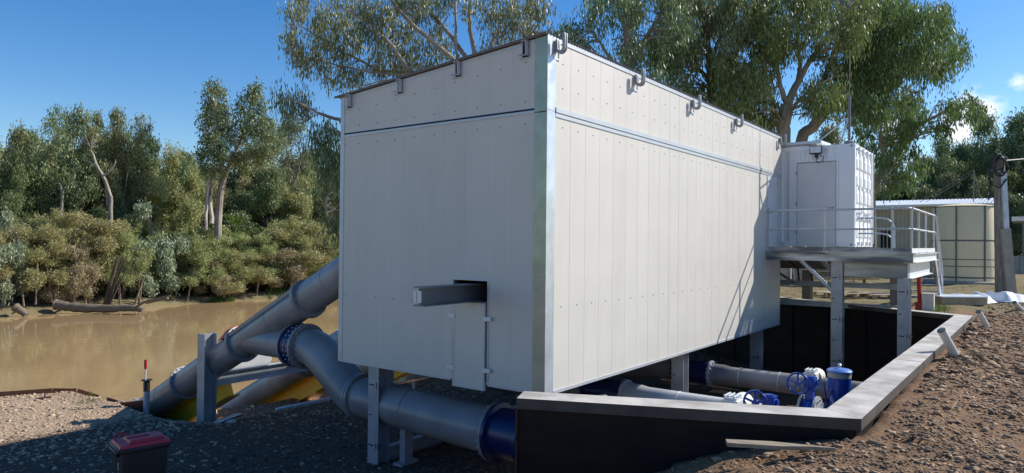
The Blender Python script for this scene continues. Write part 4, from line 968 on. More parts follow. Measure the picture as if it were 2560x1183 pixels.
pp = gp(2507, 736); pz = zof(pp)
pole = thing('power_pole', 'short thick grey power pole with coiled black cables at its top', 'pole', pp)
ptop = px(2497, 392, pz)
MB().tube([pp - Vector((0, 0, .5)), pp.lerp(ptop, .5), ptop], [.23, .20, .165], 20).build('post', MT['pole'], pole)
cside = -FW * .26
c0, c1 = px(2528, 734, pz - .30), px(2513, 572, pz - .28)
MB().bar(c0, c1, .34, .10, FW).build('conduit_cover', MT['conduit'], pole, smooth=False)
c0, c1 = px(2516, 575, pz - .25), px(2509, 432, pz - .22)
MB().bar(c0, c1, .17, .08, FW).build('conduit_cover', MT['galv'], pole, smooth=False)
cb = MB()
for k in range(6):
    cx_, cy_ = 2500 + 5 * math.sin(k * 2.1), 412 + 5 * math.cos(k * 1.7); rx_, ry_ = 17 + 3 * math.sin(k), 20 + 4 * math.cos(k * 1.3)
    cb.tube([px(cx_ + rx_ * math.cos(q), cy_ + ry_ * math.sin(q), pz - .25 - .05 * math.sin(q + k) - .02 * k) for q in np.linspace(.4 * k, 5.2 + .4 * k, 22)], .024, 8)
cb.tube([px(2478, 405, pz - .2), px(2474, 440, pz - .2), px(2478, 462, pz - .15), px(2500, 470, pz - .3), px(2516, 448, pz - .3)], .028, 8)
cb.tube([px(2474, 440, pz - .2), px(2475, 490, pz - .2), px(2470, 500, pz - .2)], .024, 8)
cb.build('cable_coil', MT['black'], pole)
ln = MB().tube([px(2512, 402, pz), px(2560, 398, pz + 1), px(2640, 388, pz + 3), px(2800, 360, pz + 8)], .03, 6)
ln.build('overhead_line', MT['black'], pole)

cp = px(2575, 548, 47)
cpt = thing('carport', 'low open carport with a white eave at the right edge of the yard', 'carport', (cp.x, cp.y, 0))
MB().box(cp.x - .6, cp.x + 5, cp.y - 6, cp.y + 1.0, cp.z - .14, cp.z + .16).build('roof', MT['shedroof'], cpt, smooth=False)
for (a, b_) in ((0, .3), (4.5, .3), (0, -5.5), (4.5, -5.5)): MB().box(cp.x + a, cp.x + a + .12, cp.y + b_, cp.y + b_ + .12, -.3, cp.z - .14).build('post', MT['galv_dark'], cpt, smooth=False)
bw_ = thing('block_wall', 'low block wall behind the power pole', 'wall', px(2530, 700, 46))
q0, q1 = px(2478, 690, 44), px(2760, 690, 50)
q0.z = q1.z = 0
m_ = MB(); N_ = 9
for k in range(N_):
    a, b_ = q0.lerp(q1, k / N_), q0.lerp(q1, (k + .94) / N_)
    m_.bar(a + Vector((0, 0, .48)), b_ + Vector((0, 0, .48)), .18, 1.2)
m_.build('panels', MT['block'], bw_, smooth=False)
m_ = MB()
for k in range(N_ + 1): a = q0.lerp(q1, (k - .03) / N_); m_.box(a.x - .08, a.x + .08, a.y - .08, a.y + .08, -.2, 1.15)
m_.build('posts', MT['galv_dark'], bw_, smooth=False)
# pallets, boards, wrapped bundles
def pallet(p, rz, label, L=1.15, D=1.1):
    t = thing('pallet', label, 'pallet', p, 'timber pallets on the grass')
    ca_, sa_ = math.cos(rz), math.sin(rz); ex, ey = Vector((ca_, sa_, 0)), Vector((-sa_, ca_, 0))
    m_ = MB()
    for k in range(6): m_.obox(p + ey * (-.5 + k * .2) * D + Vector((0, 0, .14)), ex * L / 2, ey * .07 * D, Vector((0, 0, .010)))
    m_.build('deck_boards', MT['pallet'], t, smooth=False)
    m_ = MB()
    for k in (-1, 0, 1):
        for j in (-1, 0, 1): m_.obox(p + ex * k * (L / 2 - .05) + ey * j * .5 * D + Vector((0, 0, .075)), ex * .05, ey * .06, Vector((0, 0, .052)))
    for j in (-1, 0, 1): m_.obox(p + ey * j * .5 * D + Vector((0, 0, .012)), ex * L / 2, ey * .06, Vector((0, 0, .011)))
    m_.build('bearers', MT['pallet'], t, smooth=False)
pallet(gp(2192, 745), R(-37), 'pale timber pallet beyond the back wall, right of the dark column', 1.3)
pallet(gp(2100, 742), R(-30), 'weathered timber pallet half hidden by the platform column', 1.2)
p = gp(2335, 760)
bd = thing('timber_bundle', 'flat white-topped bundle of boards on the dirt below the tank', 'bundle', p)
a, b_ = px(2330, 741, zof(p)), px(2442, 748, zof(p)); a.z = b_.z = p.z
MB().bar(a + Vector((0, 0, .11)), b_ + Vector((0, 0, .11)), .9, .2).build('boards', MT['pallet'], bd, smooth=False)
MB().bar(a + Vector((0, 0, .235)), b_ + Vector((0, 0, .235)), .95, .03).build('cover', MT['plastic'], bd, smooth=False)
def crumple(name, label, x0, x1, yb, hmax, dep, seed):
    p0, p1 = gp(x0, yb), gp(x1, yb); n1, n2 = 40, 18
    e1 = p1 - p0; e2 = FW * dep; s_, t_ = np.meshgrid(np.linspace(0, 1, n1), np.linspace(0, 1, n2))
    X = p0.x + e1.x * s_ + e2.x * t_; Y = p0.y + e1.y * s_ + e2.y * t_
    env = np.clip(np.minimum(s_, 1 - s_) * 6, 0, 1) * np.clip(np.minimum(t_, 1 - t_) * 5, 0, 1)
    H = hmax * env * (.45 + .9 * np.abs(vnoise(X, Y, 1.7, seed)) * 2 + .5 * vnoise(X, Y, 5, seed + 1) * 1.0)
    Z = 1.65 - ground_h(X, Y) + .03 + H
    ii = np.arange(X.size).reshape(X.shape)
    o = np_mesh(name, np.stack([X, Y, Z], -1).reshape(-1, 3), np.stack([ii[:-1, :-1], ii[:-1, 1:], ii[1:, 1:], ii[1:, :-1]], -1).reshape(-1, 4), MT['plastic'], smooth=False)
    return tag(o, label, 'plastic sheet', 'crumpled white plastic sheets')
crumple('plastic_sheet', 'crumpled white plastic sheet at the end of the board bundle', 2415, 2500, 758, .20, 1.3, 21)
crumple('plastic_sheet', 'crumpled white plastic sheet at the foot of the power pole', 2512, 2590, 758, .22, 1.3, 22)
p = gp(2321, 776)
tag(MB().box(p.x - .13, p.x + .13, p.y - .13, p.y + .13, p.z - .1, p.z + .42).box(p.x - .14, p.x + .14, p.y - .14, p.y + .14, p.z + .42, p.z + .44).build('white_box', MT['pvc'], smooth=False), 'small white service box standing behind the back wall', 'box')
p = gp(2300, 776); z_ = zof(p)
ex_ = thing('hydrant', 'thin red standpipe with a red base behind the back wall', 'standpipe', p)
MB().tube([p, px(2297, 686, z_)], .05, 10).build('riser', MT['red'], ex_)
MB().box(p.x - .10, p.x + .10, p.y - .1, p.y + .1, p.z - .1, p.z + .22).build('base', MT['red'], ex_, smooth=False)
m_ = MB(); p = gp(2205, 732)
d_ = (RT * .93 + FW * .2).normalized(); sd_ = Vector((-d_.y, d_.x, 0)); rr = random.Random(3)
for k in range(16):
    q_ = p + FW * 3 + sd_ * (rr.random() - .5) * .8 + d_ * (rr.random() - .5) * .5 + Vector((0, 0, .35 + .045 * k))
    m_.bar(q_ - d_ * 1.6, q_ + d_ * (1.3 + .4 * rr.random()), .16, .035)
for k in (-1, 1): m_.bar(p + FW * 3 + d_ * k + Vector((0, 0, 0)), p + FW * 3 + d_ * k + Vector((0, 0, .35)), .1, .1, (1, 0, 0))
tag(m_.build('board_stack', MT['timber'], smooth=False), 'stack of brown boards on bearers seen under the platform', 'stack')
fn = thing('stake_fence', 'dark mesh fence on leaning steel stakes seen under the platform', 'fence', px(2000, 730, 30))
rr = random.Random(5)
for k in range(9):
    x = 1955 + k * 21; b_ = px(x + 14, 738, 30); b_.z = gz(b_.x, b_.y); t = px(x - 12 + rr.random() * 20, 655, 30)
    MB().tube([b_ - Vector((0, 0, .2)), t], .03, 6).build('stake', MT['galv_dull'], fn)
m_ = MB()
for k in range(4):
    a, b_ = px(1950, 668 + 20 * k, 30), px(2140, 664 + 20 * k, 30); m_.tube([a, b_], .012, 5)
m_.build('wires', MT['galv_dark'], fn)

# ------------------------------------------------------------------ trees
def leaves(C, n, sx, sz, L, wd, droop, rng):
    C = np.asarray(C, np.float64); N = len(C) * n
    p = np.repeat(C, n, 0) + rng.normal(0, 1, (N, 3)) * np.array([sx, sx, sz])
    d = rng.normal(0, 1, (N, 3)); d /= np.linalg.norm(d, axis=1, keepdims=True)
    d = d * (1 - abs(droop)) + np.array([0, 0, -droop]); d /= np.linalg.norm(d, axis=1, keepdims=True)
    r = rng.normal(0, 1, (N, 3)); s = np.cross(d, r); s /= np.linalg.norm(s, axis=1, keepdims=True)
    l = (L * rng.uniform(.65, 1.25, (N, 1))); s = s * l * wd
    V = np.stack([p, p + d * l * .45 + s, p + d * l, p + d * l * .45 - s], 1).reshape(-1, 3)
    return V
def leaf_obj(name, V, m, parent):
    F = np.arange(len(V), dtype=np.int32).reshape(-1, 4)
    return np_mesh(name, V, F, m, parent)
def smooth_path(P, per=4):
    P = [V3(p) for p in P]; out = []
    for i in range(len(P) - 1):
        p0, p1, p2, p3 = P[max(i - 1, 0)], P[i], P[i + 1], P[min(i + 2, len(P) - 1)]
        for k in range(per):
            t = k / per
            out.append(.5 * ((2 * p1) + (p2 - p0) * t + (2 * p0 - 5 * p1 + 4 * p2 - p3) * t * t + (3 * p1 - p0 - 3 * p2 + p3) * t ** 3))
    out.append(P[-1]); return out
def limb(mb, P, r0, r1, nodes, n=8, jit=.0, rng=None):
    S = smooth_path(P)
    if jit: S = [S[0]] + [p + Vector(rng.normal(0, jit, 3)) for p in S[1:]]
    N = len(S); mb.tube(S, [r0 + (r1 - r0) * (i / (N - 1)) ** .8 for i in range(N)], n)
    nodes += S[N // 3:]
def twigs(mb, nodes, C, rng, count, r=.02):
    A = np.array([tuple(p) for p in nodes]); ids = rng.permutation(len(C))[:count]
    for i in ids:
        c = np.asarray(C[i]); dist = np.linalg.norm(A - c, axis=1) + np.maximum(A[:, 2] - c[2], 0) * .7
        a = A[int(np.argmin(dist))]
        D = np.linalg.norm(a - c)
        if D < .15: continue
        mid = (a + c) / 2 + rng.normal(0, .08 * D, 3) + np.array([0, 0, .10 * D])
        rr_ = r * (.6 + .35 * min(D, 3))
        mb.tube([a, (a + mid) / 2 + rng.normal(0, .03 * D, 3), mid, (mid + c) / 2 + rng.normal(0, .03 * D, 3), c], [rr_, rr_ * .8, rr_ * .6, rr_ * .45, rr_ * .3], 4, cap=False)
def blob_clumps(c, rx, ry, rz, k, rng):
    u = rng.normal(0, 1, (k, 3)); u /= np.linalg.norm(u, axis=1, keepdims=True)
    return np.asarray(c) + u * (rng.uniform(.15, 1, (k, 1)) ** .5) * np.array([rx, ry, rz])

# --- far-bank kinds, built once each at the origin then copied
def kind_gum(seed, H, m_leaf, m_bark, lean=0, spread=.26, nl=7, leaf=.36, dens=26, lo=.42):
    rng = np.random.default_rng(seed)
    t = thing('gum_tree', 'x', 'tree'); mb = MB(); nodes = []
    fork = H * rng.uniform(.3, .42)
    P = [Vector((0, 0, -.6)), Vector((lean * .2, .1, fork * .5)), Vector((lean * .5, 0, fork))]
    limb(mb, P, H * .016, H * .011, nodes, 9)
    C = []
    for i in range(nl):
        q = i * 2 * math.pi / nl + rng.uniform(-.5, .5); hh = H * (lo + (.97 - lo) * ((i * 3 % nl) + .6) / nl) if i else H * .97
        rr_ = H * spread * rng.uniform(.5, 1) * (1 if i else .3)
        e = Vector((lean + rr_ * math.cos(q), rr_ * math.sin(q), hh))
        m = P[2].lerp(e, .5) + Vector((rng.normal(0, .3), rng.normal(0, .3), H * .03))
        limb(mb, [P[2] - Vector((0, 0, .3)), P[2].lerp(m, .5) + Vector(rng.normal(0, .15, 3)), m, e], H * .008, H * .002, nodes, 6, .05, rng)
        for j in range(3):
            f = (.62, .85, 1.0)[j]; b_ = P[2].lerp(e, f) + Vector(rng.normal(0, H * .035, 3)); s_ = H * rng.uniform(.06, .12)
            C.append(blob_clumps(b_, s_, s_, s_ * .9, int(dens * 1.9), rng))
    C = np.concatenate(C)
    twigs(mb, nodes, C, rng, 110, .028)
    leaf_obj('crown', leaves(C, 20, .24, .28, leaf * .9, .17, .55, rng), m_leaf, t)
    mb.build('trunk', m_bark, t)
    return t
def kind_bush(seed, H, Wd, m_leaf, m_bark, leaf=.26, dens=30, droop=.0, name='shrub', nb=26, wdt=.11, low=.12, sz=.16):
    rng = np.random.default_rng(seed)
    t = thing(name, 'x', 'shrub'); mb = MB(); nodes = []
    C = []
    ends = []
    for i in range(nb):
        q = rng.uniform(0, 2 * math.pi); r_ = Wd * .5 * rng.uniform(.15, 1) ** .7; hh = H * (low + (1 - low) * rng.uniform(.15, 1) * math.sqrt(max(.05, 1 - (r_ / (Wd * .56)) ** 2)))
        c = Vector((r_ * math.cos(q), r_ * math.sin(q), hh)); ends.append(c)
        s_ = Wd * rng.uniform(.085, .16)
        C.append(blob_clumps(c, s_ * 1.2, s_ * 1.2, s_ * .85, int(dens * 1.35), rng))
    for i in range(9):
        e = ends[i]; q = rng.uniform(0, 6.3)
        limb(mb, [Vector((.3 * math.cos(q), .3 * math.sin(q), -.5)), Vector((e.x * .35, e.y * .35, e.z * .45)), Vector((e.x * .8, e.y * .8, e.z * .85)), e], H * .014, H * .004, nodes, 5, .06, rng)
    C = np.concatenate(C)
    twigs(mb, nodes, C, rng, 150, .026)
    leaf_obj('crown', leaves(C, 24, .17, sz * .85, leaf * .92, wdt, droop, rng), m_leaf, t)
    mb.build('stems', m_bark, t)
    return t
def kind_palm(seed):
    rng = np.random.default_rng(seed); t = thing('fan_palm', 'x', 'palm'); mb = MB()
    mb.tube([(0, 0, -.5), (.1, 0, 3.0)], [.22, .18], 10); V = []; F = []
    mb.build('trunk', MT['bark'], t)
    fr_ = MB()
    for k in range(26):
        q = rng.uniform(0, 6.283); el_ = rng.uniform(-.5, 1.3); d = Vector((math.cos(q) * math.cos(el_), math.sin(q) * math.cos(el_), math.sin(el_)))
        base = Vector((.1, 0, 3.0)); tip = base + d * rng.uniform(.9, 1.5); fr_.tube([base, tip], .02, 4)
        s_ = d.cross(Vector((0, 0, 1))).normalized(); u_ = s_.cross(d)
        for j in range(13):
            a_ = -1.35 + j * .225; dd_ = d * math.cos(a_) + s_ * math.sin(a_); L = .95 * (1 - .25 * abs(a_) / 1.35); w_ = (s_ * math.cos(a_) - d * math.sin(a_)) * .06
            e = tip + dd_ * L - Vector((0, 0, .22)) + u_ * .05
            fr_.add([tip, tip + dd_ * L * .5 + w_, e, tip + dd_ * L * .5 - w_], [(0, 1, 2, 3)])
    fr_.build('fronds', MT['leaf_bright'], t, smooth=False)
    return t
KIND = {
 'gumA': (kind_gum(11, 17, MT['leaf_gum'], MT['bark_pale'], 1.0, .24, 7, .36, 22), 17, 8.5),
 'gumB': (kind_gum(12, 15, MT['leaf_gum'], MT['bark_pale'], -1.2, .28, 8, .34, 22, .35), 15, 8.5),
 'darkA': (kind_gum(13, 13, MT['leaf_dark'], MT['bark'], .3, .34, 9, .34, 26, .25), 13, 9),
 'darkB': (kind_gum(14, 12, MT['leaf_gum'], MT['bark'], -.4, .36, 9, .33, 26, .22), 12, 9),
 'oliveT': (kind_gum(15, 12, MT['leaf_olive'], MT['bark'], .2, .32, 9, .30, 28, .2), 12, 8),
 'oliveA': (kind_bush(21, 7, 5.2, MT['leaf_olive'], MT['bark'], nb=38, low=.13), 7, 5.2),
 'oliveB': (kind_bush(22, 6.4, 6, MT['leaf_olive'], MT['bark'], nb=40, leaf=.25, low=.13), 6.4, 6),
 'brownA': (kind_bush(23, 5, 5, MT['leaf_brown'], MT['twig'], nb=36, dens=22, low=.02), 5, 5),
 'greyA': (kind_bush(24, 8, 5, MT['leaf_grey'], MT['bark_pale'], leaf=.34, dens=24, droop=.5, nb=30, wdt=.17, low=.05, sz=.3), 8, 5),
 'greenA': (kind_bush(25, 7, 6, MT['leaf_gum2'], MT['bark'], leaf=.3, dens=26, nb=28, wdt=.16), 7, 6),
}
used = set()
def plant(kind, x, v, topy, wpx, label, group, cat=None, name=None, z=None):
    t = (x - 1280) / FPX
    if z is None: z = v / (.5997 - .8003 * t)
    p = EYE + (RT * t + FW) * z; p.z = gz(p.x, p.y)
    top = px(x, topy, z).z; H = max(1.5, top - p.z); wd = wpx * z / FPX
    root, h0, w0 = KIND[kind]
    if kind not in used: used.add(kind); o = root
    else: o = copy_tree(root)
    o.location = p; o.rotation_euler = (0, 0, random.uniform(0, 6.28)); o.scale = (wd / w0, wd / w0, H / h0)
    o['label'] = label; o['group'] = group
    if cat: o['category'] = cat
    return o
LB = {'gumA': 'tall pale-trunked gum', 'gumB': 'open-crowned gum', 'darkA': 'dark dense tree', 'darkB': 'deep green spreading tree', 'oliveT': 'yellow-olive feathery tree',
      'oliveA': 'olive feathery shrub', 'oliveB': 'wide olive shrub', 'brownA': 'brownish thin shrub', 'greyA': 'grey-green drooping shrub', 'greenA': 'fresh green shrub'}
def where_x(x):
    if x < 30: return 'at the left end of the far bank'
    if x < 140: return 'above the short driftwood log'
    if x < 260: return 'above the long fallen log'
    if x < 360: return 'above the right end of the fallen log'
    if x < 470: return 'between the fallen log and the tall double-crowned gum'
    if x < 540: return 'just left of the tall double-crowned gum'
    if x < 620: return 'at the foot of the tall double-crowned gum'
    if x < 720: return 'just right of the tall double-crowned gum'
    if x < 800: return 'above the upper end of the inclined tube'
    return 'against the left edge of the pump house'
front = [(8, 63.2, 520, 100, 'greyA'), (95, 64, 548, 150, 'oliveA'), (175, 63.4, 610, 120, 'brownA'), (232, 65, 515, 170, 'oliveA'), (310, 64, 570, 120, 'oliveB'),
         (388, 64.5, 500, 120, 'greyA'), (440, 65.5, 560, 120, 'greenA'), (490, 64, 592, 140, 'oliveB'), (560, 65, 578, 150, 'oliveA'), (600, 63.4, 625, 150, 'oliveB'), (640, 64.8, 575, 130, 'oliveA'),
         (725, 65.5, 545, 160, 'oliveB'), (705, 63.4, 618, 130, 'brownA'), (800, 65, 560, 130, 'oliveA'), (775, 63.6, 640, 120, 'oliveB'), (845, 64, 590, 90, 'oliveA'), (545, 63.3, 650, 110, 'brownA'), (130, 66, 530, 130, 'oliveB'), (290, 66.5, 555, 130, 'greenA'), (-60, 64, 540, 150, 'oliveA'), (50, 66, 545, 120, 'oliveA'), (345, 67, 525, 130, 'oliveB'), (520, 67, 555, 130, 'oliveA'), (680, 67, 550, 130, 'greenA')]
mid = [(-30, 72, 335, 170, 'darkA'), (55, 73, 335, 160, 'darkB'), (150, 71, 262, 170, 'gumA'), (235, 73, 300, 130, 'gumB'), (300, 72, 292, 150, 'gumB'), (370, 74, 330, 150, 'darkA'), (425, 73, 375, 130, 'oliveT'), (480, 80, 420, 130, 'oliveT'),
       (110, 75, 400, 170, 'darkB'), (200, 75, 440, 170, 'darkA'), (320, 76, 430, 170, 'darkA'), (20, 70, 430, 140, 'darkA'), (270, 70, 470, 140, 'darkB'), (400, 70, 450, 150, 'oliveT'), (520, 80, 450, 120, 'oliveT'), (610, 79, 450, 130, 'oliveT'), (650, 78, 445, 130, 'darkB'),
       (705, 72, 470, 130, 'oliveT'), (760, 74, 415, 140, 'darkB'), (815, 73, 430, 130, 'gumB'), (860, 71, 470, 130, 'darkA'), (620, 78, 440, 120, 'greenA'), (690, 80, 440, 120, 'greenA')]
nx = {}
for lst, grp in ((front, 'shrubs along the far waterline'), (mid, 'trees on the far bank')):
    for (x, v, ty, wp, kd) in lst:
        key = (LB[kd], where_x(x)); nx[key] = nx.get(key, 0) + 1
        extra = ['', ', a second one close by', ', a third one half hidden'][min(nx[key] - 1, 2)]
        plant(kd, x, v + (.9 if lst is front else 0), ty, wp, (LB[kd] + ' ' + where_x(x) + extra).replace('between the fallen log and the tall double-crowned gum', 'left of the double-crowned gum'), grp)
wood = 0
for row, (v, ty) in enumerate(((84, 430), (97, 415), (112, 400))):
    for x in range(-150, 960, 74):
        xx = x + random.uniform(-22, 22) + 30 * row; ky = ty + random.uniform(-35, 45) - (60 if xx < 330 else 0) + (35 if xx > 500 else 0)
        plant(random.choice(['darkA', 'darkB', 'oliveT', 'gumB']), xx, v, ky, random.uniform(140, 190), 'tree in the wood behind the far bank, one of its back rows', 'back rows of the far-bank wood')

# --- trees of their own shape
def own_tree(name, label, cat, base, limbs, blobs, z, m_leaf, m_bark, seed, leaf=.2, wd=.13, droop=.6, nleaf=14, sx=.18, szz=.26, ntw=160, kpx=1.0, group=None, twr=.018):
    """limbs: [(pixel points (x, y, dz), r0, r1)], blobs: [(x, y, radius px, dz)], all at about z metres"""
    rng = np.random.default_rng(seed); t = thing(name, label, cat, base, group); mb = MB(); nodes = []; C = []
    for (P, r0, r1) in limbs:
        Q = [p if isinstance(p, Vector) else px(p[0], p[1], z + (p[2] if len(p) > 2 else 0)) for p in P]
        limb(mb, Q, r0, r1, nodes, 9, .012 * z / 24, rng)
    for b_ in blobs:
        x, y, r_ = b_[:3]; dz = b_[3] if len(b_) > 3 else rng.uniform(-1.6, 1.6)
        c = px(x, y, z + dz); rw = r_ * (z + dz) / FPX
        k = max(3, int(kpx * (rw / .42) ** 2 * 4))
        C.append(blob_clumps(c, rw, rw, rw * .85, k, rng))
    if C:
        C = np.concatenate(C)
        twigs(mb, nodes, C, rng, ntw, twr)
        leaf_obj('crown', leaves(C, nleaf, sx, szz, leaf, wd, droop, rng), m_leaf, t)
    mb.build('trunk', m_bark, t)
    return t
def inside(poly, x, y):
    r_ = False; j = len(poly) - 1
    for i in range(len(poly)):
        (xi, yi), (xj, yj) = poly[i], poly[j]
        if (yi > y) != (yj > y) and x < (xj - xi) * (y - yi) / (yj - yi) + xi: r_ = not r_
        j = i
    return r_
def fill(poly, n_, r0, r1, seed, dz=2.5):
    rr = random.Random(seed); xs = [p[0] for p in poly]; ys = [p[1] for p in poly]; out = []
    while len(out) < n_:
        x, y = rr.uniform(min(xs), max(xs)), rr.uniform(min(ys), max(ys))
        if inside(poly, x, y): out.append((x, y, rr.uniform(r0, r1), rr.uniform(-dz, dz)))
    return out

# big river gum rising behind the pump house
zA_ = 26; bA = px(1240, 640, zA_); bA.z = gz(bA.x, bA.y)
root = [bA - Vector((0, 0, .5)), px(1232, 470, zA_), px(1215, 330, zA_)]
limbsA = [(root, .5, .4),
 ([px(1215, 335, zA_), (1200, 230), (1150, 165, -.5), (1090, 110, -1), (1030, 60, -1.5), (985, 10, -2), (960, -40, -2)], 0.136, 0.043),
 ([px(1215, 335, zA_), (1120, 235), (1050, 185, .5), (960, 178, .8), (880, 140, 1), (800, 95, 1.2), (745, 60, 1.5)], 0.112, 0.025),
 ([px(1215, 335, zA_), (1050, 205, -.5), (985, 120, -.8), (930, 70, -1), (860, 20, -1)], 0.105, 0.031),
 ([px(1215, 335, zA_), (1185, 190), (1142, 110, .5), (1075, 30, 1), (1030, -30, 1)], 0.124, 0.056),
 ([px(1215, 335, zA_), (1145, 150), (1140, 60, .3), (1138, -30, .5)], 0.081, 0.037),
 ([px(1215, 335, zA_), (1185, 130), (1172, 40, -.6), (1180, -30, -.6)], 0.105, 0.056),
 ([px(1215, 335, zA_), (1225, 150), (1245, 70, .5), (1290, 0, 1), (1320, -40, 1)], 0.105, 0.037),
 ([px(1215, 335, zA_), (1260, 160), (1300, 110, -.6), (1350, 60, -1)], 0.074, 0.019),
 ([px(1030, 190, zA_), (930, 180, -.5), (850, 165, -.8), (790, 150, -1), (730, 130, -1)], 0.050, 0.012),
 ([px(1120, 235, zA_), (990, 200, -1), (900, 215, -1.4), (860, 205, -1.5)], 0.043, 0.012)]
blobsA = [(735, 25, 26), (760, 5, 30), (722, 75, 20), (730, 105, 26), (745, 140, 26), (765, 165, 24), (785, 70, 26), (775, 120, 28), (800, 150, 26), (830, 95, 34), (820, 40, 34), (860, 20, 38), (865, 65, 34), (850, 130, 30),
 (885, 110, 30), (905, 60, 36), (925, 20, 40), (945, 95, 36), (935, 150, 30), (975, 40, 36), (985, 130, 34), (1010, 80, 34), (1020, 150, 30), (1045, 40, 34), (1060, 110, 30), (1075, 160, 26), (1095, 130, 24), (1100, 70, 26), (1105, 15, 32),
 (820, 170, 20), (835, 200, 24), (875, 190, 30), (905, 205, 24), (960, 170, 24), (995, 175, 22), (1040, 170, 22), (1120, 120, 20), (1130, 150, 18),
 (1225, 40, 30), (1240, 90, 26), (1265, 20, 36), (1275, 70, 28), (1300, 30, 34), (1320, 80, 30), (1345, 10, 36), (1365, 25, 20), (1290, 115, 26), (1330, 100, 24), (1165, 15, 22), (1200, 10, 22), (1215, 120, 18), (1375, 85, 20), (1390, 110, 20), (1000, 5, 36), (1050, -10, 36), (1140, -20, 30)]
own_tree('river_gum', 'tall pale-limbed river gum fanning out over the roof of the pump house', 'tree', bA, limbsA, blobsA, zA_, MT['leaf_gum'], MT['bark_pale'], 31, leaf=.20, wd=.105, droop=.75, nleaf=26, sx=.13, szz=.23, ntw=340, kpx=3.2)
# drooping gum at the left edge of the house
zW = 25.0; bW = px(1150, 640, zW); bW.z = gz(bW.x, bW.y)
limbsW = [([bW - Vector((0, 0, .5)), px(1060, 480, zW), px(980, 400, zW), px(920, 380, zW)], .30, .2),
 ([px(920, 380, zW), (860, 308), (815, 290), (775, 272, -.4), (740, 250, -.6), (712, 246, -.6)], .09, .02), ([px(830, 295, zW), (800, 285, .3), (770, 300, .4)], .04, .012),
 ([px(920, 385, zW), (860, 345, .4), (825, 325, .6), (805, 320, .6)], .10, .04), ([px(920, 400, zW), (865, 410, .3), (835, 430, .4), (815, 500, .4), (820, 560, .4)], .10, .03)]
blobsW = [(695, 252, 16), (715, 258, 20), (742, 250, 20), (765, 255, 16), (722, 285, 14), (718, 305, 9), (755, 275, 12), (800, 330, 22), (825, 330, 20), (795, 365, 20), (820, 375, 28), (845, 360, 22), (838, 410, 26), (812, 415, 20), (760, 350, 8), (772, 380, 9),
 (825, 450, 24), (848, 450, 20), (838, 490, 24), (815, 500, 14), (845, 530, 22), (825, 555, 18), (840, 580, 16), (800, 395, 12)]
own_tree('drooping_gum', 'dark weeping gum branches hanging beside the left edge of the pump house', 'tree', bW, limbsW, blobsW, zW, MT['leaf_dark'], MT['bark_pale'], 32, leaf=.20, wd=.105, droop=.85, nleaf=26, sx=.12, szz=.28, ntw=130, kpx=5.0)
# tall double-crowned gum on the far bank
zT = 70; xT = 548; bT = px(545, 560, zT); bT.z = gz(bT.x, bT.y)
limbsT = [([bT - Vector((0, 0, .5)), px(546, 520, zT), px(553, 470, zT)], .40, .33),
 ([px(553, 470, zT), (575, 410), (600, 360, 1), (618, 300, 1), (632, 235, 1)], .27, .07), ([px(553, 470, zT), (552, 420), (545, 350, -1), (540, 280, -1), (530, 225, -1)], .22, .05),
 ([px(575, 410, zT), (620, 390), (655, 370), (675, 330)], .2, .06), ([px(548, 400, zT), (520, 370), (508, 330)], .16, .05), ([px(590, 375, zT), (580, 330), (585, 290)], .14, .05),
 ([px(528, 560, zT - 2), (526, 480, -1), (534, 420, -1)], .24, .14), ([px(514, 575, zT - 3), (516, 500, -2), (520, 450, -2)], .17, .1)]
blobsT = [(530, 222, 22), (545, 235, 20), (518, 250, 16), (545, 265, 26), (525, 280, 22), (560, 290, 24), (510, 300, 16), (535, 315, 28), (565, 325, 26), (545, 350, 30), (518, 345, 20), (505, 390, 18), (530, 385, 26), (560, 385, 26), (515, 420, 18), (545, 425, 22),
 (625, 232, 20), (645, 222, 16), (640, 250, 20), (610, 255, 16), (655, 270, 18), (615, 285, 20), (640, 300, 22), (598, 310, 18), (665, 305, 18), (620, 330, 26), (655, 340, 24), (595, 350, 22), (680, 345, 14), (635, 375, 28), (665, 380, 22), (605, 395, 22), (580, 400, 16), (650, 405, 20), (615, 420, 16)]
own_tree('tall_gum', 'tall double-crowned gum with a pale split trunk rising above the far-bank wood', 'tree', bT, limbsT, blobsT, zT, MT['leaf_gum'], MT['bark_pale'], 33, leaf=.36, wd=.18, droop=.5, nleaf=18, sx=.26, szz=.34, ntw=140, kpx=1.15, twr=.03)
# leaning pale trunk and bare trees
zL = 64; bL = px(278, 526, zL); bL.z = gz(bL.x, bL.y)
own_tree('leaning_gum', 'bare pale leaning trunk showing among the dark trees of the far bank', 'tree', bL,
 [([bL, px(277, 520, zL), (275, 490), (257, 440), (243, 415), (232, 390), (226, 370)], .22, .08), ([px(243, 418, zL), (228, 408), (212, 402), (207, 396)], .11, .05), ([px(257, 440, zL), (270, 432), (285, 415), (290, 400)], .10, .03), ([px(262, 455, zL), (266, 480), (268, 515)], .10, .08)],
 [(230, 330, 22), (215, 355, 18), (250, 345, 18), (200, 330, 14)], zL, MT['leaf_gum'], MT['bark_pale'], 34, leaf=.34, wd=.17, nleaf=14, sx=.3, szz=.3, ntw=30, kpx=.5)
zF = 62; bF = px(153, 530, zF); bF.z = gz(bF.x, bF.y)
own_tree('forked_gum', 'pale Y-forked trunk low among the dark trees at left', 'tree', bF,
 [([bF, px(153, 520, zF), (155, 490), (156, 474)], .17, .14), ([px(156, 476, zF), (145, 455), (130, 440), (122, 430)], .10, .04), ([px(156, 476, zF), (172, 460), (185, 440), (182, 425)], .10, .04)],
 [(110, 425, 14), (190, 415, 14)], zF, MT['leaf_gum'], MT['bark_pale'], 35, leaf=.34, wd=.17, ntw=20, kpx=.5)
zD = 86
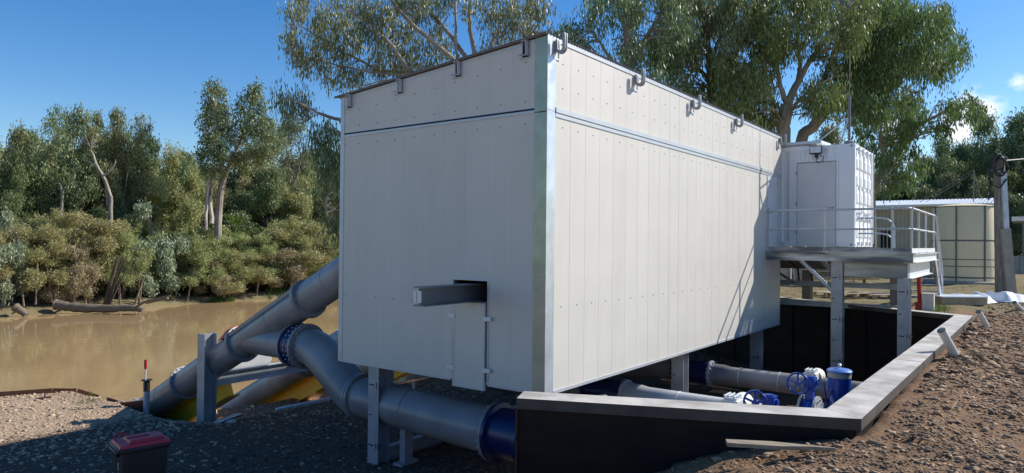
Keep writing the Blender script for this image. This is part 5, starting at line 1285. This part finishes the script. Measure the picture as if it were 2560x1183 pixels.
for k, (sx0, pts_) in enumerate((
  (704, [([(706, 500), (700, 470), (688, 440), (678, 410), (665, 385)], .30, .06), ([(690, 445), (705, 420), (720, 395), (716, 370)], .16, .04), ([(700, 470), (692, 450), (672, 440), (662, 432)], .12, .04), ([(680, 415), (676, 395), (680, 378)], .08, .03), ([(706, 418), (698, 405), (690, 398)], .07, .03), ([(672, 398), (660, 392), (655, 398)], .06, .02)]),
  (742, [([(728, 500), (735, 460), (745, 430), (752, 400), (760, 370)], .20, .05), ([(738, 450), (728, 430), (715, 415), (705, 390)], .12, .03), ([(745, 430), (762, 412), (772, 390)], .1, .03), ([(752, 402), (744, 385), (742, 365)], .07, .02), ([(720, 422), (726, 400), (728, 378), (735, 360)], .07, .02)]))):
    b_ = px(pts_[0][0][0][0], pts_[0][0][0][1], zD)
    rr = random.Random(k); more = []
    for (P, r0, r1) in pts_:
        for q in P[1:]:
            for s_ in range(2):
                dx = rr.uniform(-16, 16); more.append(([(q[0], q[1]), (q[0] + dx * .5, q[1] - 8), (q[0] + dx, q[1] - rr.uniform(10, 26))], .05, .015))
    own_tree('dead_tree', ['bare reddish dead tree right of the tall double-crowned gum', 'thin bare dead tree near the weeping branches'][k], 'tree', b_, pts_ + more, [], zD, MT['leaf_gum'], MT['twig'], 40 + k)
rb_ = random.Random(12)
for k in range(46):                                        # the same wood carries on upstream, behind the pump house
    row_ = k % 3; uu_ = 47 + k * 1.9 + rb_.uniform(-1, 1); v_ = (63.8, 72, 82)[row_] + rb_.uniform(-.8, 2)
    kd = (('oliveA', 'oliveB', 'greenA', 'oliveB'), ('darkB', 'oliveT', 'gumB', 'darkA'), ('darkA', 'gumA', 'darkB', 'oliveT'))[row_][k // 3 % 4]
    o = copy_tree(KIND[kd][0]); o.location = (uu_, v_, gz(uu_, v_)); f_ = rb_.uniform(.95, 1.2); o.scale = (f_ * 1.15, f_ * 1.15, f_); o.rotation_euler = (0, 0, rb_.uniform(0, 6.28))
    o['label'] = 'far-bank tree or shrub upstream, behind the pump house and the inclined tubes'; o['group'] = 'far-bank wood upstream of the pump house'
pm = kind_palm(3)
for k, (x, v, ty) in enumerate(((382, 68, 505), (588, 68, 555), (405, 69, 520))):
    t_ = (x - 1280) / FPX; z = v / (.5997 - .8003 * t_); p = EYE + (RT * t_ + FW) * z; p.z = px(x, ty, z).z - 3.6
    o = pm if k == 0 else copy_tree(pm); o.location = p; o.rotation_euler = (0, 0, k * 1.9); o.scale = (.72, .72, .95)
    o['label'] = ['bright fan palm above the grey-green drooping shrub', 'fan palm at the foot of the tall double-crowned gum', 'second fan palm partly behind the grey-green drooping shrub'][k]; o['group'] = 'fan palms on the far bank'

# gums behind the container and the roof, right half of the photograph
def big(name, label, z, base_x, limbs, polys, mat_leaf, seed, nb, r0=22, r1=46, leaf=.26, droop=.72, kpx=1.0, bark='bark_pale', ntw=220, dz=3, wd=.11):
    b_ = px(base_x, 640, z); b_.z = gz(b_.x, b_.y)
    P0 = limbs[0][0][0]
    limbs = [([b_ - Vector((0, 0, .5)), px(base_x, 520, z)] + [p for p in limbs[0][0]], limbs[0][1], limbs[0][2])] + list(limbs[1:])
    bl = []
    for k, (poly, n_) in enumerate(polys): bl += fill(poly, int(n_ * 1.15), r0 * .72, r1 * .80, seed * 10 + k, dz)
    return own_tree(name, label, 'tree', b_, limbs, bl, z, mat_leaf, MT[bark], seed, leaf=leaf * .78, wd=wd, droop=droop, nleaf=26, sx=.13, szz=.27, ntw=ntw, kpx=kpx * 2.5, twr=.022)
big('dark_gum', 'dark-trunked dense gum right behind the roof line of the pump house', 27, 1580,
    [([(1578, 330), (1574, 250), (1570, 120), (1566, -20)], .26, .13), ([(1576, 240), (1545, 170), (1500, 110), (1470, 60)], .10, .03), ([(1573, 180), (1610, 110), (1650, 40), (1680, -20)], .14, .05), ([(1577, 270), (1520, 180), (1500, 160)], .07, .02)],
    [([(1380, 150), (1400, 110), (1450, 60), (1480, -30), (1720, -40), (1740, 120), (1700, 260), (1620, 240), (1480, 150)], 64), ([(1395, 90), (1440, 60), (1470, 150), (1410, 130)], 6)], MT['leaf_dark'], 51, 50, kpx=.85)
big('broad_gum', 'broad dense gum between the dark-trunked gum and the pale forked gum', 29, 1790,
    [([(1790, 360), (1780, 250), (1770, 120), (1750, -20)], .27, .13), ([(1780, 230), (1820, 160), (1870, 90)], .16, .05), ([(1776, 200), (1730, 160), (1690, 130)], .11, .03), ([(1785, 260), (1830, 200), (1890, 160), (1940, 150)], .09, .03), ([(1775, 180), (1800, 90), (1850, 0)], .10, .04)],
    [([(1640, -40), (1900, -40), (1930, 100), (1900, 320), (1760, 280), (1650, 220)], 74)], MT['leaf_gum'], 52, 50, r0=24, r1=50, leaf=.30, kpx=.85, bark='bark')
big('forked_river_gum', 'great gum with a pale forked trunk behind the white container', 28.5, 1960,
    [([(1958, 345), (1962, 300), (1968, 262)], .30, .26), ([(1968, 265), (1950, 215), (1943, 170), (1935, 60)], .13, .05), ([(1966, 270), (1990, 215), (2015, 170), (2060, 100), (2120, 20)], .19, .05), ([(1985, 225), (1998, 190), (2000, 150), (1990, 60)], .14, .05), ([(1964, 290), (1930, 250), (1900, 230)], .08, .03), ([(1955, 345), (1930, 250), (1900, 120), (1880, 0)], .12, .05), ([(1962, 300), (2010, 240), (2080, 190)], .08, .03)],
    [([(1820, -40), (2180, -40), (2200, 60), (2120, 160), (2040, 130), (1950, 150), (1860, 120)], 72), ([(1790, 180), (1900, 150), (1930, 330), (1840, 300)], 20), ([(2010, 230), (2080, 180), (2120, 260), (2040, 300)], 10)], MT['leaf_gum2'], 53, 60, r0=24, r1=48, leaf=.28, kpx=.8)
big('leaning_river_gum', 'big leaning gum sweeping out to the right of the aerial mast', 31.5, 2000,
    [([(2005, 352), (2030, 320), (2070, 270)], .28, .24), ([(2070, 270), (2110, 220), (2160, 150), (2210, 70), (2240, -20)], .21, .07), ([(2070, 270), (2150, 215), (2240, 160), (2320, 100)], .16, .04), ([(2110, 220), (2180, 200), (2260, 190), (2330, 170)], .15, .04), ([(2160, 150), (2180, 80), (2190, 0)], .14, .05), ([(2200, 180), (2270, 130), (2340, 60)], .1, .03), ([(2040, 310), (2130, 190), (2230, 90), (2290, 30)], .12, .04), ([(2090, 250), (2190, 150), (2300, 40)], .10, .03), ([(2030, 320), (2060, 200), (2100, 80), (2130, -20)], .12, .05), ([(2150, 215), (2230, 215), (2300, 230)], .06, .02)],
    [([(2120, -40), (2230, -40), (2290, 20), (2380, 15), (2412, 110), (2390, 170), (2330, 190), (2240, 210), (2150, 180), (2100, 100)], 86), ([(2080, 150), (2200, 180), (2250, 260), (2180, 320), (2100, 260)], 34), ([(2310, 10), (2390, 60), (2410, 150), (2340, 160)], 12)], MT['leaf_gum2'], 54, 60, r0=22, r1=44, leaf=.30, kpx=.72, ntw=280)
big('far_gum', 'looser gum with thin leaning limbs seen right of the container', 38, 2180,
    [([(2185, 470), (2210, 420), (2260, 350)], .20, .14), ([(2260, 350), (2320, 300), (2390, 270), (2440, 260)], .14, .03), ([(2240, 380), (2270, 310), (2290, 250)], .12, .04), ([(2215, 415), (2200, 350), (2210, 290)], .13, .04), ([(2270, 345), (2330, 330), (2370, 330)], .08, .03)],
    [([(2130, 280), (2230, 230), (2300, 240), (2300, 330), (2230, 420), (2140, 400)], 32), ([(2290, 290), (2360, 250), (2440, 245), (2460, 290), (2400, 300), (2320, 340)], 14), ([(2190, 400), (2280, 360), (2310, 430), (2260, 470), (2190, 480)], 14)], MT['leaf_gum2'], 55, 60, r0=16, r1=32, leaf=.34, kpx=.62, wd=.14)
# wood behind the yard on the right
for k, (x, z, ty, wp, kd) in enumerate(((2560, 62, 300, 230, 'darkB'), (2470, 66, 325, 190, 'greenA'), (2400, 64, 375, 190, 'darkA'), (2320, 68, 400, 190, 'darkB'), (2250, 66, 430, 180, 'greenA'), (2385, 62, 345, 170, 'darkA'), (2440, 66, 300, 190, 'darkB'), (2620, 60, 330, 230, 'darkA'), (2200, 68, 420, 170, 'darkA'), (2500, 58, 420, 190, 'darkA'), (2380, 58, 440, 170, 'darkB'), (2600, 54, 440, 200, 'darkB'), (2700, 60, 330, 240, 'greenA'),
     (2050, 64, 330, 220, 'darkB'), (2120, 62, 380, 180, 'darkA'), (2440, 57, 500, 150, 'greenA'), (2540, 57, 520, 150, 'greenA'), (1990, 58, 420, 200, 'darkA'))):
    side = ['behind the shed roof', 'behind the power pole', 'behind the white container', 'behind the long roof'][0 if 2180 <= x < 2450 else 1 if x >= 2450 else 2 if x > 1880 else 3]
    key = (kd, side); nx[key] = nx.get(key, 0) + 1
    plant(kd, x, 0, ty, wp, LB[kd] + ' ' + side + ['', ', the nearer one', ', the farther one', ', one more at the edge'][min(nx[key] - 1, 3)], 'wood behind the yard', z=z)
for k, (x, z, ty, wp) in enumerate(((1985, 36, 642, 70), (2045, 38, 645, 60), (1960, 34, 662, 50), (2000, 35, 678, 50))):
    o = plant('greenA', x, 0, ty, wp, ['sunlit green bush seen under the platform, beside the pump house', 'green bush under the platform near the first column', 'low green bush at the pump house corner under the platform', 'small bright bush low under the platform'][k], 'bushes seen under the platform', z=z)

# ------------------------------------------------------------------ logs and litter on the far bank
def log(pxs, r0, r1, z, label, branches=()):
    t = thing('fallen_log', label, 'log', px(*pxs[0], z)); m_ = MB()
    P = smooth_path([px(x, y, z) for (x, y) in pxs], 5); N = len(P); rr = random.Random(int(pxs[0][0]))
    m_.tube(P, [(r0 + (r1 - r0) * i / (N - 1)) * rr.uniform(.88, 1.12) for i in range(N)], 12)
    for (bp2, ra, rb) in branches:
        Q = smooth_path([px(x, y, z - .2) for (x, y) in bp2]); m_.tube(Q, [ra + (rb - ra) * i / (len(Q) - 1) for i in range(len(Q))], 7)
    m_.build('trunk', MT['log'], t)
log([(140, 762), (165, 766), (200, 770), (260, 772), (320, 770), (345, 772), (358, 776)], .42, .2, 55.5, 'long grey fallen log lying at the far waterline', [([(165, 768), (150, 775), (136, 782)], .13, .06), ([(150, 765), (142, 758), (138, 760)], .16, .1), ([(338, 770), (360, 756), (400, 745), (425, 740)], .12, .05)])
log([(38, 768), (50, 776), (66, 788)], .34, .22, 53.0, 'short slanting driftwood log at the far waterline on the left', [([(45, 775), (30, 785)], .1, .05)])
log([(420, 745), (390, 752), (365, 758)], .14, .09, 58, 'thin pale branch lying on the bank right of the long fallen log')
lv = MB(); rr = random.Random(8)
for k, (x, y0, y1, lean) in enumerate(((262, 770, 640, 50), (335, 765, 690, 28), (90, 755, 660, 8), (130, 750, 650, -14), (212, 756, 660, 6), (348, 752, 690, 4), (185, 752, 640, 10), (300, 756, 700, -6), (470, 748, 660, 22), (560, 742, 660, -12), (640, 742, 670, 15), (720, 738, 660, 26), (760, 735, 650, -16), (60, 760, 670, -10))):
    z = 63.2 / (.5997 - .8003 * (x - 1280) / FPX)
    t = thing('sapling', ['dark leaning many-stemmed sapling behind the long log', 'thin pale forked sapling right of the long log'][k] if k < 2 else 'thin bare stem standing at the foot of the far-bank shrubs', 'sapling', px(x, y0, z), 'bare stems along the far waterline')
    m_ = MB()
    for s_ in range(9 if k == 0 else 2):
        dx = rr.uniform(-20, 20) if k == 0 else rr.uniform(-6, 6)
        P = smooth_path([px(x + dx * .3, y0 + 6, z), px(x + lean * .4 + dx * .6, y0 * .6 + y1 * .4, z), px(x + lean + dx, y1, z + rr.uniform(-.5, .5))])
        m_.tube(P, [(.10 if k < 2 else .07) * (1 - .7 * i / (len(P) - 1)) for i in range(len(P))], 6)
    m_.build('stems', MT['bark'] if k == 0 else MT['twig'], t)

def grass(name, label, pts, m, L, n_, seed):
    rng = np.random.default_rng(seed); C = np.asarray(pts); N = len(C) * n_
    p = np.repeat(C, n_, 0) + rng.normal(0, 1, (N, 3)) * np.array([.12, .12, 0])
    d = rng.normal(0, .45, (N, 3)); d[:, 2] = 1; d /= np.linalg.norm(d, axis=1, keepdims=True)
    s = np.cross(d, rng.normal(0, 1, (N, 3))); s /= np.linalg.norm(s, axis=1, keepdims=True)
    l = L * rng.uniform(.4, 1.2, (N, 1)); s = s * l * .07
    V = np.stack([p - s, p + s, p + d * l + s * .1, p + d * l - s * .1], 1).reshape(-1, 3)
    o = np_mesh(name, V, np.arange(len(V), dtype=np.int32).reshape(-1, 4), m)
    return tag(o, label, 'grass', kind='stuff')
rng = np.random.default_rng(5)
uu = rng.uniform(-6, 62, 1500); v_ = 62.3 + rng.gamma(1.5, .9, 1500); k = vnoise(uu, v_, .35, 12) > .0
uu, v_ = uu[k], v_[k]
grass('bank_grass', 'green grass and weeds along the far waterline', np.stack([uu, v_, 1.65 - ground_h(uu, v_)], -1), MT['grass'], .55, 18, 1)
uu = rng.uniform(21.5, 60, 2600); v_ = rng.uniform(-4, 15, 2600); k = (vnoise(uu, v_, .25, 14) > -.05) & ((uu > 30) | (v_ > 3 + 0 * uu) | (vnoise(uu, v_, .6, 3) > .22)) & ((uu > 24.5) | (v_ < 1.5) | (v_ > 6))
uu, v_ = uu[k], v_[k]
grass('dry_grass', 'short dry grass round the shed and behind the pit', np.stack([uu, v_, 1.65 - ground_h(uu, v_)], -1), MT['grass_dry'], .09, 16, 2)
gpz = [gp(2350 + random.uniform(-14, 14), 775 + random.uniform(-8, 8)) for _ in range(14)] + [gp(218, 990), gp(230, 1005), gp(212, 1008)]
grass('weed_patch', 'small patch of green weeds beside the white service box', [tuple(p) for p in gpz], MT['grass'], .12, 26, 3)

# ------------------------------------------------------------------ loose stone
def stones(name, label, P, size, m, seed, flat=.6):
    rng = np.random.default_rng(seed); N = len(P)
    import bmesh
    bm = bmesh.new(); bmesh.ops.create_icosphere(bm, subdivisions=1, radius=1); V0 = np.array([v.co[:] for v in bm.verts]); F0 = np.array([[v.index for v in f.verts] for f in bm.faces]); bm.free()
    V = V0[None] * (1 + rng.normal(0, .27, (N, len(V0), 1)))
    V = V * np.stack([rng.uniform(.9, 1.9, N), rng.uniform(.6, 1.1, N), rng.uniform(.25, .7, N) * flat / .6], -1)[:, None]
    a = rng.uniform(0, 6.283, N); b_ = rng.normal(0, .4, N); ca_, sa_, cb_, sb_ = np.cos(a), np.sin(a), np.cos(b_), np.sin(b_)
    x, y, z = V[..., 0], V[..., 1], V[..., 2]
    y, z = y * cb_[:, None] - z * sb_[:, None], y * sb_[:, None] + z * cb_[:, None]
    x, y = x * ca_[:, None] - y * sa_[:, None], x * sa_[:, None] + y * ca_[:, None]
    V = np.stack([x, y, z], -1) * size[:, None, None] + P[:, None, :]
    F = (F0[None] + (np.arange(N) * len(V0))[:, None, None]).reshape(-1, 3)
    o = np_mesh(name, V.reshape(-1, 3), F, m); return tag(o, label, 'gravel', kind='stuff')
rng = np.random.default_rng(77)
def scatter(n_, f):
    z = rng.uniform(0, 1, n_); return f(z)
# right-hand dirt: denser near the camera
N = 120000
z = 4.2 + 22 * rng.uniform(0, 1, N) ** 2.0; a = rng.uniform(.12, 1.15, N) * z
uu = RT.x * a + FW.x * z; v_ = RT.y * a + FW.y * z
dens = .45 + vnoise(uu, v_, .9, 31) * 1.1 + .25 * (np.abs(v_ - .3) < 1.2)
k = (((v_ < 1.06) | (uu < 6.84 - .428 * (v_ - 1.1) - .05))) & (rng.uniform(0, 1, N) < dens)
uu, v_, z = uu[k], v_[k], z[k]
sz = np.clip(rng.lognormal(-4.55, .55, len(uu)), .005, .05) * np.clip(z / 7, .8, 1.6)
P = np.stack([uu, v_, 1.65 - ground_h(uu, v_) + sz * .15], -1)
stones('loose_stone', 'loose brown stones scattered over the dirt beside the pit wall', P, sz, MT['stone'], 1)
z = rng.uniform(4.6, 14, 260); a = z * rng.uniform(.16, .76, 260); uu = RT.x * a + FW.x * z; v_ = RT.y * a + FW.y * z
k = (v_ < 1.0); uu, v_ = uu[k], v_[k]; sm_ = MB()
for x_, y_ in zip(uu, v_):
    q = rng.uniform(0, 6.28); L = rng.uniform(.03, .13); p_ = Vector((x_, y_, gz(x_, y_) + .012)); d_ = Vector((math.cos(q), math.sin(q), rng.normal(0, .12))) * L
    sm_.tube([p_ - d_, p_ + Vector((0, 0, .008)), p_ + d_], [.003, .004, .002], 4)
tag(sm_.build('dry_sticks', MT['pallet']), 'dry sticks and bark bits lying over the dirt', 'litter', kind='stuff')
N = 42000
z = rng.uniform(7.5, 19, N); a = z * rng.uniform(-.80, .06, N)
uu = RT.x * a + FW.x * z; v_ = RT.y * a + FW.y * z
k = (v_ > 3.5) & (v_ < bank_v(uu) - .1) & (rng.uniform(0, 1, N) < .55 + vnoise(uu, v_, .8, 41)) & ~((np.abs(uu - B0.x) < .5) & (np.abs(v_ - B0.y) < .5))
uu, v_ = uu[k], v_[k]
sz = np.clip(rng.lognormal(-4.1, .5, len(uu)), .008, .055)
hh = ground_h(uu, v_); keep = hh < 4.6
uu, v_, sz, hh = uu[keep], v_[keep], sz[keep], hh[keep]
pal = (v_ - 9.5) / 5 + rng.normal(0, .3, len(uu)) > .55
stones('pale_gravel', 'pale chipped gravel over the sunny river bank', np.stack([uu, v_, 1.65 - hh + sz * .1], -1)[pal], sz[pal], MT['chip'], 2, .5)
stones('shade_darkened_gravel', 'stones over the yard by the pump house, darkened with painted shade', np.stack([uu, v_, 1.65 - hh + sz * .1], -1)[~pal], sz[~pal], MT['stone_shaded'], 3, .5)
